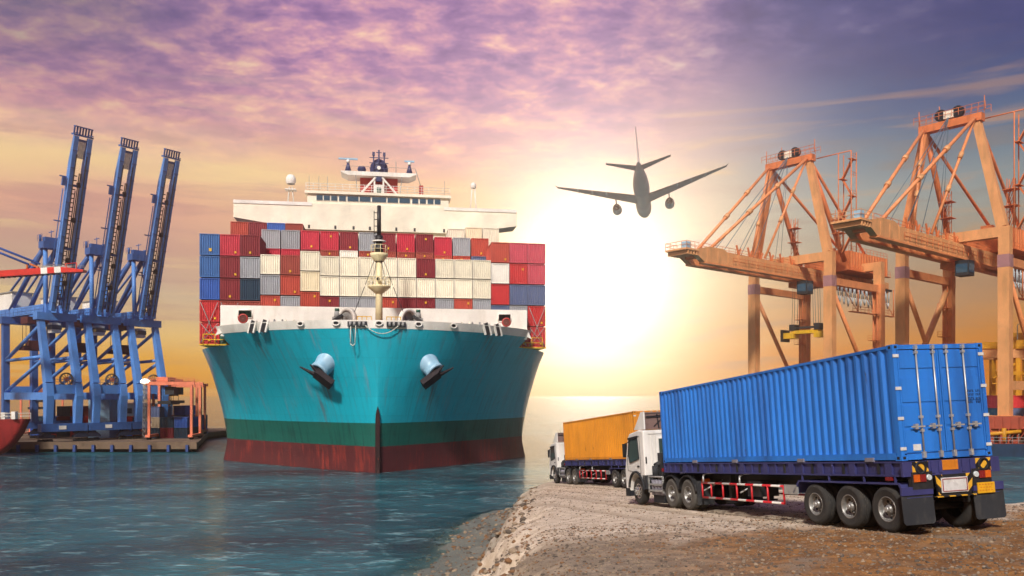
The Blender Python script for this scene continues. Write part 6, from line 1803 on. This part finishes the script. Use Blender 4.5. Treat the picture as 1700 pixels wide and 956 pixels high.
# ================================================================== AEROPLANE
M['plane'] = paint('plane', '#fdf6f0', 0.45, 0.2, 0.12, 1.0, dirtcol='#dcc4b6')
M['plane_wing'] = paint('plane_wing', '#f2ddd2', 0.45, 0.3, 0.12, 1.0)
M['plane_dark'] = paint('plane_dark', '#8a6e66', 0.5, 0.3, 0.3, 1.0)
def aeroplane():
    # local: +y nose, +x right wing, z up; origin at wing root
    hd = Vector((0.195, 1.0, -0.035)).normalized()
    rt = hd.cross(Vector((0, 0, 1))).normalized(); bank = R(-4.5)
    up = rt.cross(hd)
    rt2 = rt * math.cos(bank) - up * math.sin(bank); up2 = rt2.cross(hd)
    m_ = Matrix.Identity(4)
    for i, v_ in enumerate((rt2, hd, up2)):
        for j in range(3): m_[j][i] = v_[j]
    m_.translation = P(1066, 322, 308)
    t = thing('aeroplane', 'twin engined airliner flying away above the orange crane', 'aeroplane', m_)
    fr = 2.95
    prof = [(.15, -33.5), (.55, -32.6), (1.1, -29), (1.8, -24), (2.4, -19), (2.8, -14), (fr, -9), (fr, 20), (2.7, 24.5), (2.1, 28), (1.2, 30.8), (.5, 31.8), (.02, 32.2)]
    fu = MB()
    n = 24; rows = []
    for r_, y in prof:
        dz_ = 0 if y > -12 else (-12 - y) * .075
        rows.append([(r_ * math.cos(2 * math.pi * k / n), y, dz_ + r_ * math.sin(2 * math.pi * k / n)) for k in range(n + 1)])
    fu.grid(rows); fu.build('fuselage', M['plane'], t)
    MB().lathe([(.02, -9), (1.7, -7), (2.2, -2), (2.2, 5), (1.4, 8), (.02, 9.5)], (0, 0, -1.35), (0, 1, 0), 18).build('belly_fairing', M['plane'], t)
    def airfoil(root, tip, cr, ct, th):
        """root/tip leading edge points, chord toward -y"""
        rows = []
        for q in range(9):
            k = q / 8; p_ = Vector(root).lerp(Vector(tip), k); ch = cr + (ct - cr) * k; tt = th * ch
            if cr > 9 and k < .34: ch = cr + (ct - cr) * k
            sec = [(0, 0), (.12, .45), (.35, .55), (.7, .3), (1, 0), (.7, -.12), (.35, -.38), (.12, -.4), (0, 0)]
            rows.append([(p_.x, p_.y - a * ch, p_.z + b2 * tt) for a, b2 in sec])
        mb = MB().grid(rows, sm=True)
        mb.add(rows[-1][:-1], [tuple(range(8))])
        return mb
    for s in (-1, 1):
        w_ = airfoil((s * 2.2, 6.5, -1.6), (s * 30.2, -11.5, 2.7), 12.0, 2.2, .11).build('wing', M['plane_wing'], t)
        airfoil((s * 30.1, -11.4, 2.7), (s * 30.9, -13.4, 3.3), 2.3, .7, .1).build('wing_tip', M['plane_dark'], w_)
        for k in (.38, .56, .74):
            p_ = Vector((s * 2.2, -5.5, -1.6)).lerp(Vector((s * 30.2, -13.7, 2.7)), k)
            MB().lathe([(.02, -2.6), (.3, -1.5), (.38, 0), (.2, 2.2), (.02, 3)], p_ + Vector((0, .6, -.5)), (0, 1, 0), 8).build('flap_fairing', M['plane'], w_)
        ex_ = s * 9.9
        en = MB().lathe([(1.25, -3.4), (1.55, -1.8), (1.8, .5), (1.78, 2.2), (1.6, 2.9), (1.45, 2.8), (1.4, 1.6)], (ex_, 4.2, -3.5), (0, 1, 0), 22).build('engine', M['plane'], t)
        MB().lathe([(1.24, -3.3), (.8, -2.6), (.75, -3.6), (.45, -4.4), (.02, -4.9)], (ex_, 4.2, -3.5), (0, 1, 0), 18).build('exhaust', M['plane_dark'], en)
        MB().prism([(ex_ - .2, 5.8, -1.9), (ex_ - .2, 1.5, -2.2), (ex_ - .2, -1.2, -1.0), (ex_ - .2, 2.6, -.6)], (.4, 0, 0)).build('pylon', M['plane'], en)
        airfoil((s * .8, -24.5, 1.3), (s * 10.8, -31.5, 2.6), 6.2, 2.1, .09).build('tailplane', M['plane_wing'], t)
    rows = []
    for k in range(7):
        q = k / 6; y0 = -20.5 - 9.6 * q; ch = 8.2 - 5.2 * q; z_ = 2.6 + 11.4 * q
        rows.append([(b2 * ch * .1, y0 - a * ch, z_) for a, b2 in ((0, 0), (.15, .45), (.4, .5), (.8, .2), (1, 0), (.8, -.2), (.4, -.5), (.15, -.45), (0, 0))])
    MB().grid(rows).build('tail_fin', M['plane'], t)
    return t
aeroplane()

# ================================================================== EAST BACKGROUND
M['yellow_crane'] = paint('yellow_crane', '#d99a22', 0.5, 0.4, 0.4, 3.0)
M['barge_red'] = paint('barge_red', '#a34a34', 0.6, 0.5, 0.4, 3.0, rust=0.2, rustcol='#6b3024')
M['barge_blue'] = paint('barge_blue', '#1c3550', 0.5, 0.6, 0.4, 3.0, rust=0.1, rustcol='#4b3a34')
# moored red coaster between the lorry and the quay, seen over the blue box's right edge
bg_o = P(1668, 657, 128) - Vector((0, 0, CAM_H))
bt = thing('moored_barge', 'dark blue barge with rusty red deck works beyond the near lorry', 'barge', Matrix.Translation(bg_o) @ Matrix.Rotation(R(-6), 4, 'Z'))
rows = []
for z, e in ((-1, 0), (0, .3), (1.1, .8), (2.0, 1.0)):
    rows.append([(-4.5 - e, 2.5, z), (-3.8 - e * .5, .2, z), (-2, -.0, z), (24, 0, z), (24, 8, z)])
MB().grid(rows, sm=False).build('hull', M['barge_blue'], bt)
MB().add([(-5.5, 2.5, 1.98), (-4.3, .2, 1.98), (-2, 0, 1.98), (24, 0, 1.98), (24, 8, 1.98), (-5.5, 8, 1.98)], [(0, 1, 2, 3, 4, 5)]).build('deck', M['barge_red'], bt)
mb = MB(); railing(mb, (-4.2, .25, 1.98), (22, .1, 1.98), 1.0, .9, .04); mb.build('rail', M['grey_steel'], bt)
MB().bx(-4.4, 22, 1.6, 5, 4.3, 6.2).build('deck_works', M['barge_red'], bt)
mb = MB()
for k in range(14): mb.bx(-4.2 + k * 1.35, -4.0 + k * 1.35, 1.55, 1.75, 2.0, 4.3); mb.beam((-4.1 + k * 1.35, 1.6, 2.3), (-2.9 + k * 1.35, 1.6, 4.0), .12, .12)
for k in range(10): mb.bx(-3.9 + k * 1.9, -3.0 + k * 1.9, 1.2, 1.8, 2.0, 2.6 + (k % 3) * .5)
mb.build('support_frame', M['barge_red'], bt)
MB().tube((-2, 1.4, 3.4), (3, 1.4, 3.9), .3, n=8).tube((.5, 1.3, 2.2), (.5, 1.3, 4.4), .35, n=8).build('hose_reel', M['yellow_crane'], bt)
for k in range(9): MB().bx(-4.35 + k * 1.2, -4.27 + k * 1.2, 1.5, 1.597, 4.35, 6.15).build('panel_rib', M['barge_red'], bt)
# stacked containers on the east quay
rnd = random.Random(9)
for i in range(4):
    for k in range(3):
        cn = ['dark red', 'slate blue', 'red'][k] if i % 2 else ['maroon', 'navy', 'dark red'][k]
        q = P(1655, 657, 152)
        put_box(0, 0, 0, 2.45, 2.3, 6.06, cn, '%s container on the east quay, %s stack from the left, %s up' % (cn, ordn(i + 1), ordn(k + 1)), 'containers on the east quay',
                base=Matrix.Translation((q.x + i * 6.3, 152 + i * .2, QR_Z + k * 2.34)) @ Matrix.Rotation(R(90), 4, 'Z'))
# yellow yard crane
q = P(1664, 657, 158)
yc = thing('yard_gantry_crane', 'yellow yard gantry crane beside the near lorry doors', 'crane', Matrix.Translation((q.x, 158, QR_Z)))
Yc = M['yellow_crane']
for x in (2.8, 9.5):
    for y in (0, 8): MB().beam((x, y, .6), (x, y, 14.2), .85, .85, up=(1, 0, 0)).build('leg', Yc, yc)
    MB().bx(x - .45, x + .45, -1, 9, .2, 1.2).build('sill_beam', Yc, yc)
for y in (0, 8):
    MB().bx(-7, 12, y - .5, y + .5, 14.2, 15.9).build('girder', M['crane_tan'], yc)
    mb = MB(); railing(mb, (-7, y - .5, 15.9), (12, y - .5, 15.9), 1.1, .7, .05); mb.build('girder_rail', Yc, yc)
MB().bx(2.2, 5.2, -.8, 8.8, 15.9, 17.6).bx(3, 6.5, 2, 6, 17.6, 19.2).bx(-5.5, 1.8, -.75, -.55, 15.95, 17.2).build('trolley', Yc, yc)
MB().tube((-1.8, 0, 10.2), (2.7, 0, 13.2), .22, n=8).tube((-2, 0, 9.2), (2.7, 0, 9.6), .12, n=6).bx(-1.2, 9.8, -.4, .4, 10.9, 11.6).build('brace', Yc, yc)
mb = MB().tube((2.6, -.5, 15.9), (2.6, -.5, 20.5), .1, n=6).tube((2.6, -.5, 20.5), (3.6, -.5, 21.0), .08, n=6); mb.build('lamp_post', M['grey_steel'], yc)
# dark hill behind the port
M['hill'] = paint('hill', '#3c4038', 0.9, 0.3, 0.02, 1.0)
rows = []
rg = np.random.default_rng(3)
xs_ = np.linspace(250, 500, 60)
hh = 3 + 8 * np.abs(np.sin(np.linspace(.2, 7, 60))) * (0.6 + .4 * rg.random(60))
hh[0] = 0
MB().grid([[(x, 440, -1) for x in xs_], [(x, 455, h * .7) for x, h in zip(xs_, hh)], [(x, 490, h) for x, h in zip(xs_, hh)], [(x, 540, -1) for x in xs_]]).build('hill', M['hill'])['kind'] = 'structure'

# ================================================================== sea air over the harbour basin
hm = bpy.data.materials.new('haze'); hm.use_nodes = True
t_ = hm.node_tree; t_.nodes.clear()
pvn = t_.nodes.new('ShaderNodeVolumePrincipled'); ov = t_.nodes.new('ShaderNodeOutputMaterial')
pvn.inputs['Color'].default_value = (1.0, 0.93, 0.84, 1)
pvn.inputs['Density'].default_value = 0.0009
pvn.inputs['Anisotropy'].default_value = 0.86
t_.links.new(pvn.outputs[0], ov.inputs['Volume'])
mb = MB(); mb.bx(-HX - .01, HX + .01, HY0 - .01, HY1 + .01, -4.2, 112)
hz = mb.build('haze', hm); tag(hz, 'warm thin sea haze over the whole harbour', 'haze', kind='stuff')
